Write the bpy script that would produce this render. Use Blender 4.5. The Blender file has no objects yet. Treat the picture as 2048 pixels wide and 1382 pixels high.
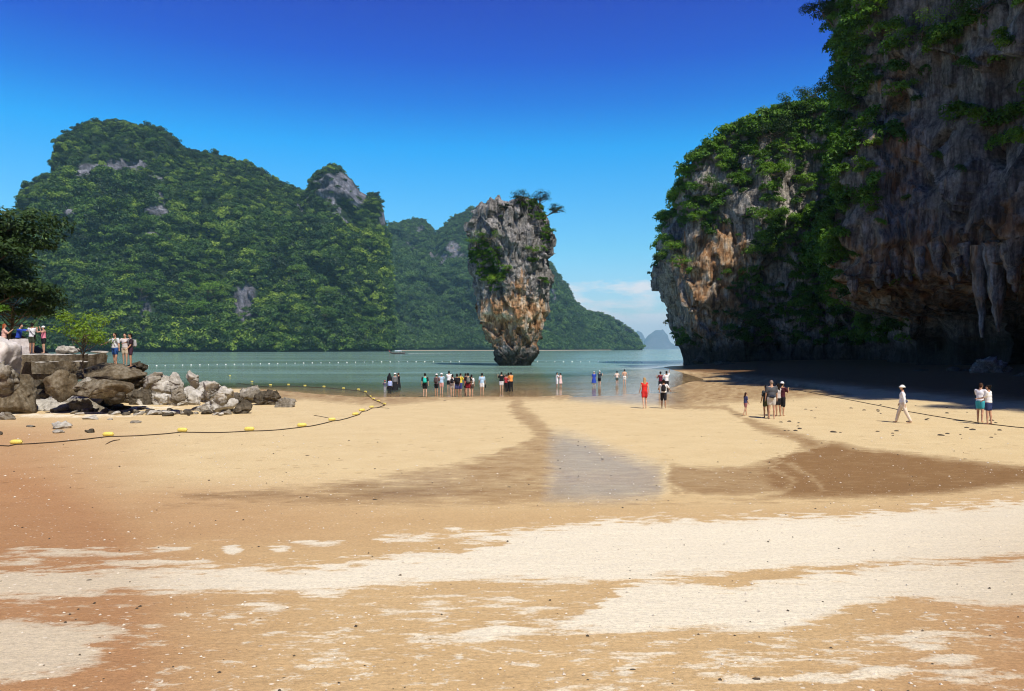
import bpy, math, random
import numpy as np
from mathutils import Vector, Matrix, Euler
R = math.radians
sc = bpy.context.scene
col = sc.collection
random.seed(7); rng = np.random.default_rng(7)

# ------------------------------------------------------------------ camera, sky, sun, exposure
FPX = 1500.0; CX = 1024.0; HY = 697.0; CAMZ = 3.4      # measured from the picture (2048 px wide)
cam = bpy.data.objects.new('camera', bpy.data.cameras.new('camera')); col.objects.link(cam)
cam.location = (0, 0, CAMZ)
cam.rotation_euler = (R(90) + math.atan(6.0 / FPX), 0, 0)
cam.data.sensor_width = 36; cam.data.lens = 36 * FPX / 2048
cam.data.clip_start = 0.1; cam.data.clip_end = 20000
sc.camera = cam
HAZE = 0.00009
SUN_EL = R(55); SUN_AZ = math.atan2(0.46, -0.89)          # clockwise from +Y: behind the viewer's right shoulder
to_sun = Vector((math.cos(SUN_EL) * math.sin(SUN_AZ), math.cos(SUN_EL) * math.cos(SUN_AZ), math.sin(SUN_EL)))
sun = bpy.data.objects.new('sun', bpy.data.lights.new('sun', 'SUN')); col.objects.link(sun)
sun.data.energy = 5.0; sun.data.angle = R(0.5); sun.data.color = (1.0, 0.94, 0.83)
sun.rotation_euler = to_sun.to_track_quat('Z', 'Y').to_euler()
sc.view_settings.view_transform = 'Standard'; sc.view_settings.look = 'None'
sc.view_settings.exposure = 0.18; sc.view_settings.gamma = 1; sc.view_settings.use_curve_mapping = False
sc.cycles.max_bounces = 6; sc.cycles.transparent_max_bounces = 10; sc.cycles.volume_bounces = 0
sc.cycles.diffuse_bounces = 2; sc.cycles.glossy_bounces = 2
sc.cycles.filter_width = 1.1; sc.cycles.use_adaptive_sampling = True; sc.cycles.adaptive_threshold = 0.02

world = bpy.data.worlds.new('World'); sc.world = world; world.use_nodes = True
wn = world.node_tree; wn.nodes.clear()
def N(nt, t, **k):
    n = nt.nodes.new(t)
    for a, b in k.items():
        if a.startswith('_'): n.inputs[a[1:].replace('_', ' ')].default_value = b
        else: setattr(n, a, b)
    return n
def L(nt, a, b): nt.links.new(a, b)
def MATH(nt, op, a, b=None, c=None, clamp=False):
    n = nt.nodes.new('ShaderNodeMath'); n.operation = op; n.use_clamp = clamp
    for i, v in enumerate((a, b, c)):
        if v is None: continue
        if isinstance(v, (int, float)): n.inputs[i].default_value = v
        else: nt.links.new(v, n.inputs[i])
    return n.outputs[0]
def RAMP(nt, fac, stops, interp='LINEAR'):
    n = nt.nodes.new('ShaderNodeValToRGB'); cr = n.color_ramp; cr.interpolation = interp
    while len(cr.elements) > 1: cr.elements.remove(cr.elements[-1])
    for i, (p, c) in enumerate(stops):
        e = cr.elements[0] if i == 0 else cr.elements.new(p)
        e.position = p; e.color = (*c, 1) if len(c) == 3 else c
    nt.links.new(fac, n.inputs[0]); return n.outputs[0]
def MIX(nt, fac, a, b, mode='MIX'):
    n = nt.nodes.new('ShaderNodeMix'); n.data_type = 'RGBA'; n.blend_type = mode
    for i, v in ((0, fac), (6, a), (7, b)):
        if isinstance(v, (int, float)): n.inputs[i].default_value = v
        elif isinstance(v, tuple): n.inputs[i].default_value = (*v, 1) if len(v) == 3 else v
        else: nt.links.new(v, n.inputs[i])
    return n.outputs[2]
sky = N(wn, 'ShaderNodeTexSky', sky_type='NISHITA', sun_disc=False, sun_elevation=SUN_EL, sun_rotation=SUN_AZ,
        altitude=0.0, air_density=1.0, dust_density=0.6, ozone_density=2.0)
tc = N(wn, 'ShaderNodeTexCoord'); sep = N(wn, 'ShaderNodeSeparateXYZ'); L(wn, tc.outputs['Generated'], sep.inputs[0])
tint = RAMP(wn, sep.outputs[2], [(0, (1.0, 1.18, 1.32)), (.065, (.95, 1.22, 1.42)), (.13, (.55, 1.22, 1.45)), (.256, (.07, 1.12, 1.75)), (.31, (.04, .66, 1.58)), (.36, (.05, .38, 1.45)), (.42, (.085, .26, 1.30)), (.6, (.05, .12, .70)), (1, (.04, .08, .42))])
skyc = MIX(wn, 1.0, sky.outputs[0], tint, 'MULTIPLY')
# low fair-weather clouds all round the horizon
mp = N(wn, 'ShaderNodeMapping'); mp.inputs['Scale'].default_value = (1.0, 1.0, 3.6); mp.inputs['Location'].default_value = (0.35, 0.0, 0.10)
L(wn, tc.outputs['Generated'], mp.inputs[0])
cn = N(wn, 'ShaderNodeTexNoise', _Scale=9.0, _Detail=8.0, _Roughness=0.55); L(wn, mp.outputs[0], cn.inputs['Vector'])
cov = RAMP(wn, sep.outputs[2], [(0.0, (.58,) * 3), (0.03, (.58,) * 3), (0.06, (.50,) * 3), (0.10, (.29,) * 3), (0.16, (0,) * 3)])
cl = MATH(wn, 'ADD', cn.outputs[0], cov); cl = MATH(wn, 'SUBTRACT', cl, 0.90); cl = MATH(wn, 'MULTIPLY', cl, 9.0, clamp=True)
cl = MATH(wn, 'MULTIPLY', cl, 0.95)
skyc = MIX(wn, cl, skyc, (8.8, 8.6, 8.8))
bg = N(wn, 'ShaderNodeBackground'); bg.inputs['Strength'].default_value = 0.10
L(wn, skyc, bg.inputs[0]); wo = N(wn, 'ShaderNodeOutputWorld'); L(wn, bg.outputs[0], wo.inputs[0])

# ------------------------------------------------------------------ numpy helpers
def pnoise(P, seed=0):
    """gradient noise, P (...,3) -> about -1..1"""
    P = np.asarray(P, dtype=np.float64); sh = P.shape[:-1]; P = P.reshape(-1, 3)
    i = np.floor(P).astype(np.int64); f = P - i
    u = f * f * f * (f * (f * 6 - 15) + 10)
    def g(dx, dy, dz):
        h = ((i[:, 0] + dx) * 374761393 + (i[:, 1] + dy) * 668265263 + (i[:, 2] + dz) * 2147483647 + seed * 974634777) & 0xffffffff
        h = ((h ^ (h >> 13)) * 1274126177) & 0xffffffff; h = (h ^ (h >> 16)) & 0xffffffff
        h = (h * 2246822519) & 0xffffffff; h ^= h >> 15
        a = (h & 1023) / 1023.0 * 2 - 1; b = ((h >> 10) & 1023) / 1023.0 * 2 - 1; c = ((h >> 20) & 1023) / 1023.0 * 2 - 1
        return a * (f[:, 0] - dx) + b * (f[:, 1] - dy) + c * (f[:, 2] - dz)
    def lp(a, b, t): return a + (b - a) * t
    x00 = lp(g(0, 0, 0), g(1, 0, 0), u[:, 0]); x10 = lp(g(0, 1, 0), g(1, 1, 0), u[:, 0])
    x01 = lp(g(0, 0, 1), g(1, 0, 1), u[:, 0]); x11 = lp(g(0, 1, 1), g(1, 1, 1), u[:, 0])
    return (lp(lp(x00, x10, u[:, 1]), lp(x01, x11, u[:, 1]), u[:, 2]) * 1.25).reshape(sh)
def fbm(P, o=4, seed=0, gain=.5):
    s = 0; a = 1; t = 0
    for k in range(o): s = s + a * pnoise(P * (2.03 ** k), seed + k * 17); t += a; a *= gain
    return s / t
def ridged(P, o=3, seed=0):
    s = 0; a = 1; t = 0
    for k in range(o): s = s + a * (1 - np.abs(pnoise(P * (2.07 ** k), seed + k * 31)) * 2.2); t += a; a *= .5
    return s / t
def facet(P, seed=0):
    """broken planar facets: every cell of a jittered grid gets its own tilted plane"""
    sh = P.shape[:-1]; Q = P.reshape(-1, 3); i = np.floor(Q).astype(np.int64); best = np.full(len(Q), 1e9); val = np.zeros(len(Q))
    def hh(c, k):
        h = (c[:, 0] * 374761393 + c[:, 1] * 668265263 + c[:, 2] * 1442695041 + (seed * 7 + k) * 974634777) & 0xffffffff
        h = ((h ^ (h >> 13)) * 1274126177) & 0xffffffff; h ^= h >> 16; h = (h * 2246822519) & 0xffffffff; return ((h ^ (h >> 15)) & 0xffff) / 65535.0
    for dx in (-1, 0, 1):
        for dy in (-1, 0, 1):
            for dz in (-1, 0, 1):
                c = i + np.array([dx, dy, dz]); ctr = c + np.stack([hh(c, 1), hh(c, 2), hh(c, 3)], -1); w = Q - ctr; d = (w ** 2).sum(1)
                m_ = d < best; tl = np.stack([hh(c, 4), hh(c, 5), hh(c, 6)], -1) - .5; v_ = (w * tl).sum(1) * 1.6 + hh(c, 7) - .5
                best = np.where(m_, d, best); val = np.where(m_, v_, val)
    return val.reshape(sh)
def warp(P, amp, scale, seed=0):
    return P + amp * np.stack([pnoise(P / scale, seed), pnoise(P / scale, seed + 1), pnoise(P / scale, seed + 2)], -1)
def smooth(x, a, b):
    t = np.clip((x - a) / (b - a), 0, 1); return t * t * (3 - 2 * t)
def poly_sd(px, py, poly):
    """signed distance to polygon, positive inside"""
    d = np.full(px.shape, 1e9); ins = np.zeros(px.shape, bool); n = len(poly)
    for k in range(n):
        ax, ay = poly[k]; bx, by = poly[(k + 1) % n]
        ex, ey = bx - ax, by - ay; wx, wy = px - ax, py - ay
        t = np.clip((wx * ex + wy * ey) / (ex * ex + ey * ey + 1e-9), 0, 1)
        d = np.minimum(d, np.hypot(wx - ex * t, wy - ey * t))
        c = ((ay > py) != (by > py))
        with np.errstate(divide='ignore', invalid='ignore'): xi = ax + (py - ay) * ex / (ey if ey else 1e-9)
        ins ^= c & (px < xi)
    return np.where(ins, d, -d)
def line_d(px, py, pts):
    d = np.full(px.shape, 1e9)
    for (ax, ay), (bx, by) in zip(pts[:-1], pts[1:]):
        ex, ey = bx - ax, by - ay; wx, wy = px - ax, py - ay
        t = np.clip((wx * ex + wy * ey) / (ex * ex + ey * ey + 1e-9), 0, 1); d = np.minimum(d, np.hypot(wx - ex * t, wy - ey * t))
    return d
def proj(P):
    """world -> picture px (2048 wide)"""
    Y = np.maximum(P[..., 1], .5)
    return CX + P[..., 0] / Y * FPX, HY + (CAMZ - P[..., 2]) / Y * FPX
def at(px, py, D): return Vector(((px - CX) / FPX * D, D, CAMZ - (py - HY) / FPX * D))
def gz(X, Y):
    """height of the sand / sea bed"""
    X = np.asarray(X, float); Y = np.asarray(Y, float)
    yw = np.interp(X, [-60, -21, -11, -4, 3, 12, 18, 30, 50], [70, 63, 53, 52.5, 54, 60, 76, 96, 110])
    up = np.interp(Y, [-60, 0, 5, 10, 13, 15, 17.5], [7.5, 1.8, 1.32, .78, .49, .32, .25])
    lo = .25 * np.clip(1 - (Y - 17.5) / (yw - 17.5), 0, 1) ** .8
    sl = np.interp(X, [-30, -12, 0, 15, 40], [.05, .03, .014, .006, .004])
    d = np.maximum(Y - yw, 0)
    z = np.where(Y < 17.5, up, lo) - d * sl - np.maximum(d - 45, 0) * .05
    z = z + .10 * smooth(-X, 14, 24) * smooth(Y, 20, 36) * (1 - smooth(Y, 45, 60)) + np.clip(X - 21, 0, 40) * .035 * smooth(Y, 10, 25)
    z = z + np.where(Y < 60, .02 * pnoise(np.stack([X * .35, Y * .35, X * 0], -1), 5), 0)
    return np.maximum(z, -5)
def G(px, py):
    """picture pixel -> point on the sand"""
    Ys = np.geomspace(2, 160, 4000); Xs = (px - CX) / FPX * Ys
    z = gz(Xs, Ys); zr = CAMZ - (py - HY) / FPX * Ys
    k = int(np.argmax(zr <= z)); return Vector((Xs[k], Ys[k], z[k]))

def mesh_np(name, V, F, attrs=None, mat=None, smooth_=True):
    me = bpy.data.meshes.new(name); V = np.asarray(V, np.float32).reshape(-1, 3); F = np.asarray(F, np.int32)
    me.vertices.add(len(V)); me.vertices.foreach_set('co', V.ravel())
    n = F.shape[1]; me.loops.add(F.size); me.loops.foreach_set('vertex_index', F.ravel())
    me.polygons.add(len(F)); me.polygons.foreach_set('loop_start', np.arange(0, F.size, n, dtype=np.int32))
    me.update(calc_edges=True); me.validate(clean_customdata=False)
    if smooth_: me.polygons.foreach_set('use_smooth', np.ones(len(me.polygons), bool))
    else: me.polygons.foreach_set('use_smooth', np.zeros(len(me.polygons), bool))
    for k, a in (attrs or {}).items():
        at_ = me.attributes.new(k, 'FLOAT', 'POINT'); at_.data.foreach_set('value', np.asarray(a, np.float32).ravel())
    if mat: me.materials.append(mat)
    return me
def grid_mesh(name, P, attrs=None, mat=None, wrap=False, flip=False):
    nr, nc = P.shape[:2]; idx = np.arange(nr * nc).reshape(nr, nc)
    if wrap: idx = np.concatenate([idx, idx[:, :1]], 1)
    a, b, c, d = idx[:-1, :-1], idx[:-1, 1:], idx[1:, 1:], idx[1:, :-1]
    F = np.stack([a, d, c, b] if flip else [a, b, c, d], -1).reshape(-1, 4)
    return mesh_np(name, P.reshape(-1, 3), F, attrs, mat)
def obj(name, me, parent=None, loc=None, label=None, cat=None, group=None, kind=None):
    o = bpy.data.objects.new(name, me); col.objects.link(o)
    if parent: o.parent = parent
    if loc is not None: o.location = loc
    if label: o['label'] = label
    if cat: o['category'] = cat
    if group: o['group'] = group
    if kind: o['kind'] = kind
    return o
def normals_of(P):
    du = np.gradient(P, axis=1); dv = np.gradient(P, axis=0); n = np.cross(du, dv)
    return n / (np.linalg.norm(n, axis=-1, keepdims=True) + 1e-9)

# ------------------------------------------------------------------ materials
def newmat(name):
    m = bpy.data.materials.new(name); m.use_nodes = True; nt = m.node_tree; nt.nodes.clear()
    out = nt.nodes.new('ShaderNodeOutputMaterial'); return m, nt, out
def principled(nt, color, rough=.8, spec=.3, normal=None):
    b = nt.nodes.new('ShaderNodeBsdfPrincipled')
    for k, v in (('Base Color', color), ('Roughness', rough), ('Specular IOR Level', spec), ('Normal', normal)):
        if v is None: continue
        if isinstance(v, tuple): b.inputs[k].default_value = (*v, 1)
        elif isinstance(v, (int, float)): b.inputs[k].default_value = v
        else: nt.links.new(v, b.inputs[k])
    return b
def tex_noise(nt, vec, scale, detail=4, rough=.5, mscale=None):
    if mscale is not None:
        m = nt.nodes.new('ShaderNodeMapping'); m.inputs['Scale'].default_value = mscale; nt.links.new(vec, m.inputs[0]); vec = m.outputs[0]
    n = nt.nodes.new('ShaderNodeTexNoise'); n.inputs['Scale'].default_value = scale; n.inputs['Detail'].default_value = detail
    n.inputs['Roughness'].default_value = rough; nt.links.new(vec, n.inputs['Vector']); return n.outputs[0]
def attr(nt, name): 
    n = nt.nodes.new('ShaderNodeAttribute'); n.attribute_name = name; return n.outputs['Fac']
def bump(nt, h, strength=.5, dist=.1, normal=None):
    b = nt.nodes.new('ShaderNodeBump'); b.inputs['Strength'].default_value = strength; b.inputs['Distance'].default_value = dist
    nt.links.new(h, b.inputs['Height'])
    if normal is not None: nt.links.new(normal, b.inputs['Normal'])
    return b.outputs[0]
def wpos(nt):
    return nt.nodes.new('ShaderNodeNewGeometry').outputs['Position']
def simple(name, c, rough=.8, spec=.3, var=0.0, scale=20):
    m, nt, out = newmat(name); colr = c
    if var:
        tcn = nt.nodes.new('ShaderNodeTexCoord').outputs['Object']; n = tex_noise(nt, tcn, scale, 3)
        colr = MIX(nt, RAMP(nt, n, [(.3, (0,) * 3), (.7, (1,) * 3)]), tuple(x * (1 - var) for x in c), tuple(min(1, x * (1 + var)) for x in c))
    L(nt, principled(nt, colr, rough, spec).outputs[0], out.inputs[0]); return m

def mat_rock(name, tones, stain_and_sun=None, streak=.6, sc_=1.0, bumpd=.25, fine=3.0):
    """karst limestone: grey with pale and black vertical streaks; attribute 'stain' brings out ochre, 'pale' fresh cream rock"""
    m, nt, out = newmat(name); p = wpos(nt)
    big = tex_noise(nt, p, .35 * sc_, 5, .6); st = tex_noise(nt, p, 1.3 * sc_, 6, .65, (1, 1, .16))
    fn = tex_noise(nt, p, fine * sc_, 8, .7); gr = tex_noise(nt, p, 14 * sc_, 6, .7)
    c = RAMP(nt, MATH(nt, 'ADD', MATH(nt, 'MULTIPLY', big, .5), MATH(nt, 'MULTIPLY', fn, .5)), [(.32, tones[0]), (.48, tones[1]), (.62, tones[2])])
    s = attr(nt, 'stain_and_sun')
    sf = MATH(nt, 'ADD', s, MATH(nt, 'MULTIPLY', MATH(nt, 'SUBTRACT', st, .5), 1.5)); sf = RAMP(nt, sf, [(.38, (0,) * 3), (.62, (1,) * 3)])
    oc = RAMP(nt, tex_noise(nt, p, .75 * sc_, 4, .55, (1, 1, .5)), [(.30, (.20, .10, .05)), (.44, (.42, .23, .11)), (.55, (.54, .38, .24)), (.68, (.62, .55, .45))])
    c = MIX(nt, sf, c, oc)
    dk = RAMP(nt, tex_noise(nt, p, 1.9 * sc_, 7, .7, (1, 1, .12)), [(.42, (1,) * 3), (.60, (1 - streak,) * 3)])
    c = MIX(nt, 1.0, c, dk, 'MULTIPLY')
    d = attr(nt, 'damp_shade'); c = MIX(nt, MATH(nt, 'MULTIPLY', d, .9, clamp=True), c, (.018, .016, .013))  # near-black mix shared by tidal damp and painted shade
    h = MATH(nt, 'ADD', MATH(nt, 'MULTIPLY', fn, .7), MATH(nt, 'MULTIPLY', gr, .3))
    nb = bump(nt, h, .9, bumpd)
    L(nt, principled(nt, c, .92, .12, nb).outputs[0], out.inputs[0]); return m
def mat_leaf(name, stops, transl=.25, patch=.05, lum=1.0):
    m, nt, out = newmat(name)
    oi = nt.nodes.new('ShaderNodeObjectInfo').outputs['Random']
    n = tex_noise(nt, wpos(nt), patch, 3, .6); n2 = tex_noise(nt, wpos(nt), patch * 22, 2, .5)
    f = MATH(nt, 'ADD', MATH(nt, 'MULTIPLY', oi, .55), MATH(nt, 'ADD', MATH(nt, 'MULTIPLY', n, .62), MATH(nt, 'MULTIPLY', n2, .28)))
    f = MATH(nt, 'SUBTRACT', f, .22)
    c = RAMP(nt, f, [(p, tuple(x * lum for x in q)) for p, q in stops])
    d = nt.nodes.new('ShaderNodeBsdfPrincipled'); d.inputs['Roughness'].default_value = .55; d.inputs['Specular IOR Level'].default_value = .25
    t = nt.nodes.new('ShaderNodeBsdfTranslucent'); mx = nt.nodes.new('ShaderNodeMixShader'); mx.inputs[0].default_value = transl
    L(nt, c, d.inputs['Base Color']); L(nt, MIX(nt, 1.0, c, (1.0, 1.15, .5), 'MULTIPLY'), t.inputs[0])
    L(nt, d.outputs[0], mx.inputs[1]); L(nt, t.outputs[0], mx.inputs[2]); L(nt, mx.outputs[0], out.inputs[0]); return m
M = {}
M['stack'] = mat_rock('stack_limestone', ((.10, .095, .085), (.22, .21, .195), (.43, .41, .40)), streak=.65, bumpd=.35)
M['cliff'] = mat_rock('cliff_limestone', ((.12, .105, .09), (.28, .25, .22), (.52, .48, .43)), streak=.66, bumpd=.5)
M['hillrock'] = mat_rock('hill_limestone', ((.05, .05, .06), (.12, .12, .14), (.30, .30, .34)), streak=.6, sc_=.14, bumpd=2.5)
M['bark'] = simple('grey_bark', (.11, .085, .06), .9, .1, .3, 8)
M['leaf_hill'] = mat_leaf('hill_foliage', [(.18, (.010, .024, .008)), (.42, (.026, .062, .013)), (.64, (.060, .125, .017)), (.85, (.22, .31, .035))], .2, .009)
M['leaf_hill2'] = mat_leaf('far_hill_foliage', [(.2, (.02, .045, .014)), (.5, (.045, .10, .022)), (.85, (.10, .18, .035))], .15, .006)
M['leaf'] = mat_leaf('cliff_foliage', [(.18, (.03, .07, .010)), (.45, (.07, .16, .016)), (.7, (.12, .24, .022)), (.9, (.22, .34, .04))], .35, .08)
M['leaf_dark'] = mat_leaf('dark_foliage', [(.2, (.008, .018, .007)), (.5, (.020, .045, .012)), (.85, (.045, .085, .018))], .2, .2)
M['leaf_bright'] = mat_leaf('bright_foliage', [(.2, (.06, .13, .015)), (.5, (.12, .23, .02)), (.85, (.22, .33, .035))], .35, .3)  # light leaf green; puts some sunlight into the colour of sunlit trees
M['leaf_hillside'] = mat_leaf('hillside_foliage', [(.2, (.05, .105, .014)), (.5, (.085, .165, .02)), (.85, (.15, .23, .03))], .25, .02)
# ------------------------------------------------------------------ beach (one sheet, sea bed included)
def seg(y0, y1, n, e=1.0): return list(np.linspace(0, 1, n, endpoint=False) ** e * (y1 - y0) + y0)
ypix = np.linspace(1440, 760, 370)                          # rows spaced evenly as seen near the shore
rows = []
for y in ypix:
    Ys = np.geomspace(2, 140, 3000); z = gz(0 * Ys, Ys); zr = CAMZ - (y - HY) / FPX * Ys
    rows.append(Ys[int(np.argmax(zr <= z))])
rows = np.unique(np.round(rows, 3))
rows = np.concatenate([np.linspace(-60, rows[0] - .4, 24), rows, np.linspace(rows[-1] + 1, 300, 60)])
uu = np.linspace(-1, 1, 410); side = np.geomspace(1.02, 9, 26)
uu = np.concatenate([-side[::-1], uu, side])
wd = 6 + .72 * np.maximum(rows, 0) + .0 * rows
X = uu[None, :] * wd[:, None]; Y = np.repeat(rows[:, None], len(uu), 1)
Z = gz(X, Y)
PP = np.stack([X, Y, Z], -1)
px, py = proj(PP); vis = (Y > 3)
px0_, py0_ = px, py
n1 = fbm(np.stack([X * .5, Y * .9, 0 * X], -1), 5, 11); n2 = fbm(np.stack([X * 1.6, Y * 3.0, 0 * X], -1), 5, 12, .6)
n3 = fbm(np.stack([X * .18, Y * .35, 0 * X], -1), 3, 13)
def soft(sd, w): return np.clip(.5 + sd / (2 * w), 0, 1)
n4 = fbm(np.stack([X * 2.6, Y * 7.0, 0 * X], -1), 6, 14, .62)
S1 = [(-3000, 1170), (-400, 1150), (0, 1142), (250, 1137), (512, 1133), (650, 1134), (760, 1110), (900, 1104), (1000, 1085), (900, 1076), (760, 1086), (760, 1074), (900, 1068), (1024, 1060), (1150, 1046), (1274, 1038), (1424, 1036), (1674, 1032), (1850, 1017), (2048, 1000), (2400, 985), (5200, 940),
      (5200, 1040), (2400, 1095), (2048, 1110), (1850, 1124), (1674, 1130), (1424, 1146), (1274, 1160), (1150, 1164), (1024, 1160), (900, 1163), (740, 1170), (670, 1188), (512, 1182), (250, 1180), (100, 1195), (-400, 1200), (-3000, 1225)]
S2 = [(1225, 1168), (1330, 1162), (1480, 1172), (1620, 1150), (1760, 1132), (2048, 1120), (2400, 1115), (4600, 1075), (4600, 1190), (2400, 1210), (2048, 1212), (1900, 1200), (1800, 1190), (1690, 1215), (1600, 1250), (1500, 1262), (1380, 1254), (1230, 1262), (1100, 1262), (1024, 1272), (820, 1280), (830, 1270), (960, 1258), (1100, 1245), (1200, 1225), (1215, 1190)]
S3 = [(-2500, 1240), (-300, 1245), (0, 1252), (150, 1250), (250, 1262), (180, 1290), (230, 1300), (150, 1330), (60, 1355), (-300, 1372), (-2500, 1400)]
dryj = 1
px = px0_ + 30 * n2 + 26 * n1; py = py0_ + 9 * n4 + 5 * n2
dry = np.maximum(soft(poly_sd(px, py, S1), 26), np.maximum(soft(poly_sd(px, py, S2), 24), soft(poly_sd(px, py, S3), 36)))
for (ex, ey, rx, ry, s) in [(150, 1105, 230, 14, .50), (300, 1125, 180, 12, .5), (462, 1100, 26, 16, .6), (560, 1096, 30, 12, .55), (640, 1086, 70, 9, .55), (340, 1096, 80, 9, .5), (0, 1125, 160, 12, .5),
                            (540, 1212, 60, 18, .42), (470, 1232, 40, 10, .42), (370, 1228, 20, 8, .45), (310, 1250, 40, 12, .5), (1245, 1342, 40, 11, .6), (1480, 1200, 40, 10, .35), (1600, 1355, 130, 22, .44), (1750, 1345, 90, 20, .44),
                            (1850, 1270, 200, 26, .40), (1950, 1350, 140, 30, .40), (1010, 1200, 60, 20, .40), (910, 1310, 16, 12, .5), (950, 1200, 300, 60, .30), (700, 1290, 320, 50, .28), (1300, 1340, 700, 60, .27), (1900, 1310, 300, 80, .32), (1270, 1185, 30, 16, .5)]:
    dry = np.maximum(dry, s * np.exp(-(((px - ex) / rx) ** 2 + ((py - ey) / ry) ** 2)) * 1.3)
dry = np.maximum(dry, .62 * np.exp(-(((px - 120) / 240) ** 2 + ((py - 832) / 7) ** 2))); dry = np.maximum(dry, .6 * np.exp(-(((px - 320) / 70) ** 2 + ((py - 815) / 9) ** 2))); dry = dry + .05 * smooth(py, 1168, 1215); dry = dry * vis; fleck = smooth(py, 1165, 1240) * vis
dryn = dry + .8 * n4 + .45 * n2 * (dry < .98) + .2 * n1
# sand reddened and darkened at both sides, a vignette put into its colour
red = np.clip(smooth(np.abs(px - 1120 - (py - 1000) * .1) + n3 * 60, 420, 1150) * smooth(py, 880, 1150) + .8 * smooth(-(px - 420), 0, 420) * smooth(py, 800, 880), 0, 1)
far = smooth(-py, -1040, -960)                                # paler, flatter low-tide sand
W1 = [(1500, 838), (1520, 846), (1600, 868), (1640, 882), (1680, 886), (1720, 900), (1800, 905), (1900, 918), (2048, 934), (2400, 950), (4200, 945), (4200, 955), (2400, 962), (2048, 966), (1900, 985), (1700, 996), (1450, 998), (1350, 988), (1325, 960), (1340, 928), (1420, 936), (1480, 934), (1530, 925), (1570, 905), (1610, 896), (1590, 882), (1510, 858), (1490, 842)]
W1d = [(1560, 908), (1640, 884), (1700, 890), (1800, 905), (1900, 918), (2048, 934), (2400, 950), (4200, 945), (4200, 955), (2400, 962), (2048, 966), (1900, 984), (1700, 992), (1560, 988), (1530, 950)]
wet = .62 * soft(poly_sd(px, py, W1), 7) + .45 * soft(poly_sd(px, py, W1d), 10) * (.75 + .8 * n2)
for ln_ in ([(1592, 888), (1566, 912), (1546, 935), (1590, 964), (1562, 984), (1490, 992), (1380, 990)], [(1652, 884), (1612, 900), (1566, 908)], [(1572, 925), (1622, 950), (1640, 978)], [(1340, 935), (1330, 962), (1370, 985)]): wet = wet - .5 * soft(-line_d(px, py, ln_) + 3, 4) * (wet > 0)
wet = np.maximum(wet, .55 * soft(-line_d(px, py, [(1340, 813), (1450, 815), (1492, 838), (1520, 846)]) + 4, 4))
strm = [(1030, 796), (1032, 815), (1052, 835), (1085, 858), (1095, 880), (1060, 915), (1000, 950)]
wet = np.maximum(wet, (.48 + .5 * n2) * soft(-line_d(px, py, strm) + np.interp(py, [790, 860, 900, 960], [13, 14, 40, 60]), 8))
W3 = [(1095, 870), (1110, 1000), (900, 1008), (640, 1004), (350, 1002), (330, 990), (500, 985), (620, 972), (740, 958), (880, 935), (960, 915), (1050, 895)]
wet = np.maximum(wet, (.48 + .7 * n1 + .55 * n2) * soft(poly_sd(px, py, W3), 12))
wet = np.maximum(wet, (.22 + .7 * n4) * soft(-line_d(px, py, [(330, 1012), (620, 1006), (900, 1010), (1300, 1008), (1700, 1004), (2048, 980)]) + 5, 9))
W4 = [(500, 800), (620, 800), (760, 812), (900, 800), (1100, 800), (1200, 800), (1370, 812), (1700, 790), (1500, 740), (900, 760), (500, 770)]
wet = np.maximum(wet, (.55 + 1.0 * n2 + .5 * n4) * soft(poly_sd(px, py, W4), 7))
F1 = [(1108, 864), (1130, 868), (1180, 882), (1230, 903), (1290, 922), (1325, 932), (1318, 990), (1240, 1000), (1098, 1001), (1097, 930)]
F2 = [(1140, 800), (1270, 808), (1370, 812), (1372, 770), (1150, 770)]
film = np.maximum(soft(poly_sd(px, py, F1), 17), soft(poly_sd(px, py, F2), 8)); film = np.maximum(film, .4 * np.exp(-(((px - 800) / 110) ** 2 + ((py - 980) / 18) ** 2)))
wet = np.maximum(wet, film * .45)
cliff_shade = smooth(X + .04 * Y + 2 * n1, 27, 34) * smooth(Y, 30, 42) * (Y < 190); wet = np.maximum(wet, cliff_shade * .95); red = np.maximum(red, cliff_shade); red = np.maximum(red, .75 * smooth(px, 1500, 2100) * smooth(py, 1200, 1330)); red = np.maximum(red, .6 * smooth(-px, -1000, -200) * smooth(py, 930, 1000) * (1 - smooth(py, 1060, 1130)))  # cliff's shadow on the sand painted through the wet and red masks
wet = np.clip(wet, 0, 1) * vis; film = film * vis
PP[..., 2] += np.where(vis & (Y < 60), .012 * n2 * (1 - film) + .02 * n1 * (dry > .5) - .03 * np.clip(film, 0, 1) , 0)
m, nt, out = newmat('beach_sand'); p = wpos(nt)
a_dry, a_wet, a_film, a_red, a_far = [attr(nt, k) for k in ('dry', 'wet', 'film', 'red', 'far')]  # wet and red also carry the cliff's painted shadow
g1 = tex_noise(nt, p, 2.2, 8, .72, (1, 2.2, 1)); g2 = tex_noise(nt, p, 26, 5, .7); g3 = tex_noise(nt, p, 120, 2, .6)
df = MATH(nt, 'ADD', a_dry, MATH(nt, 'MULTIPLY', MATH(nt, 'SUBTRACT', g1, .5), .75)); df = MATH(nt, 'ADD', df, MATH(nt, 'MULTIPLY', MATH(nt, 'SUBTRACT', g2, .5), .35))
df = RAMP(nt, df, [(.42, (0,) * 3), (.55, (.72,) * 3), (.70, (1,) * 3)])
fk = RAMP(nt, tex_noise(nt, p, 4.2, 9, .74, (1, 1.5, 1)), [(.555, (0,) * 3), (.62, (1,) * 3)]); df = MATH(nt, 'MAXIMUM', df, MATH(nt, 'MULTIPLY', fk, MATH(nt, 'MULTIPLY', attr(nt, 'fleck'), .8)))
tan = MIX(nt, a_far, (.575, .40, .205), (.64, .50, .285)); tan = MIX(nt, a_red, tan, (.42, .23, .11))
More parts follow.
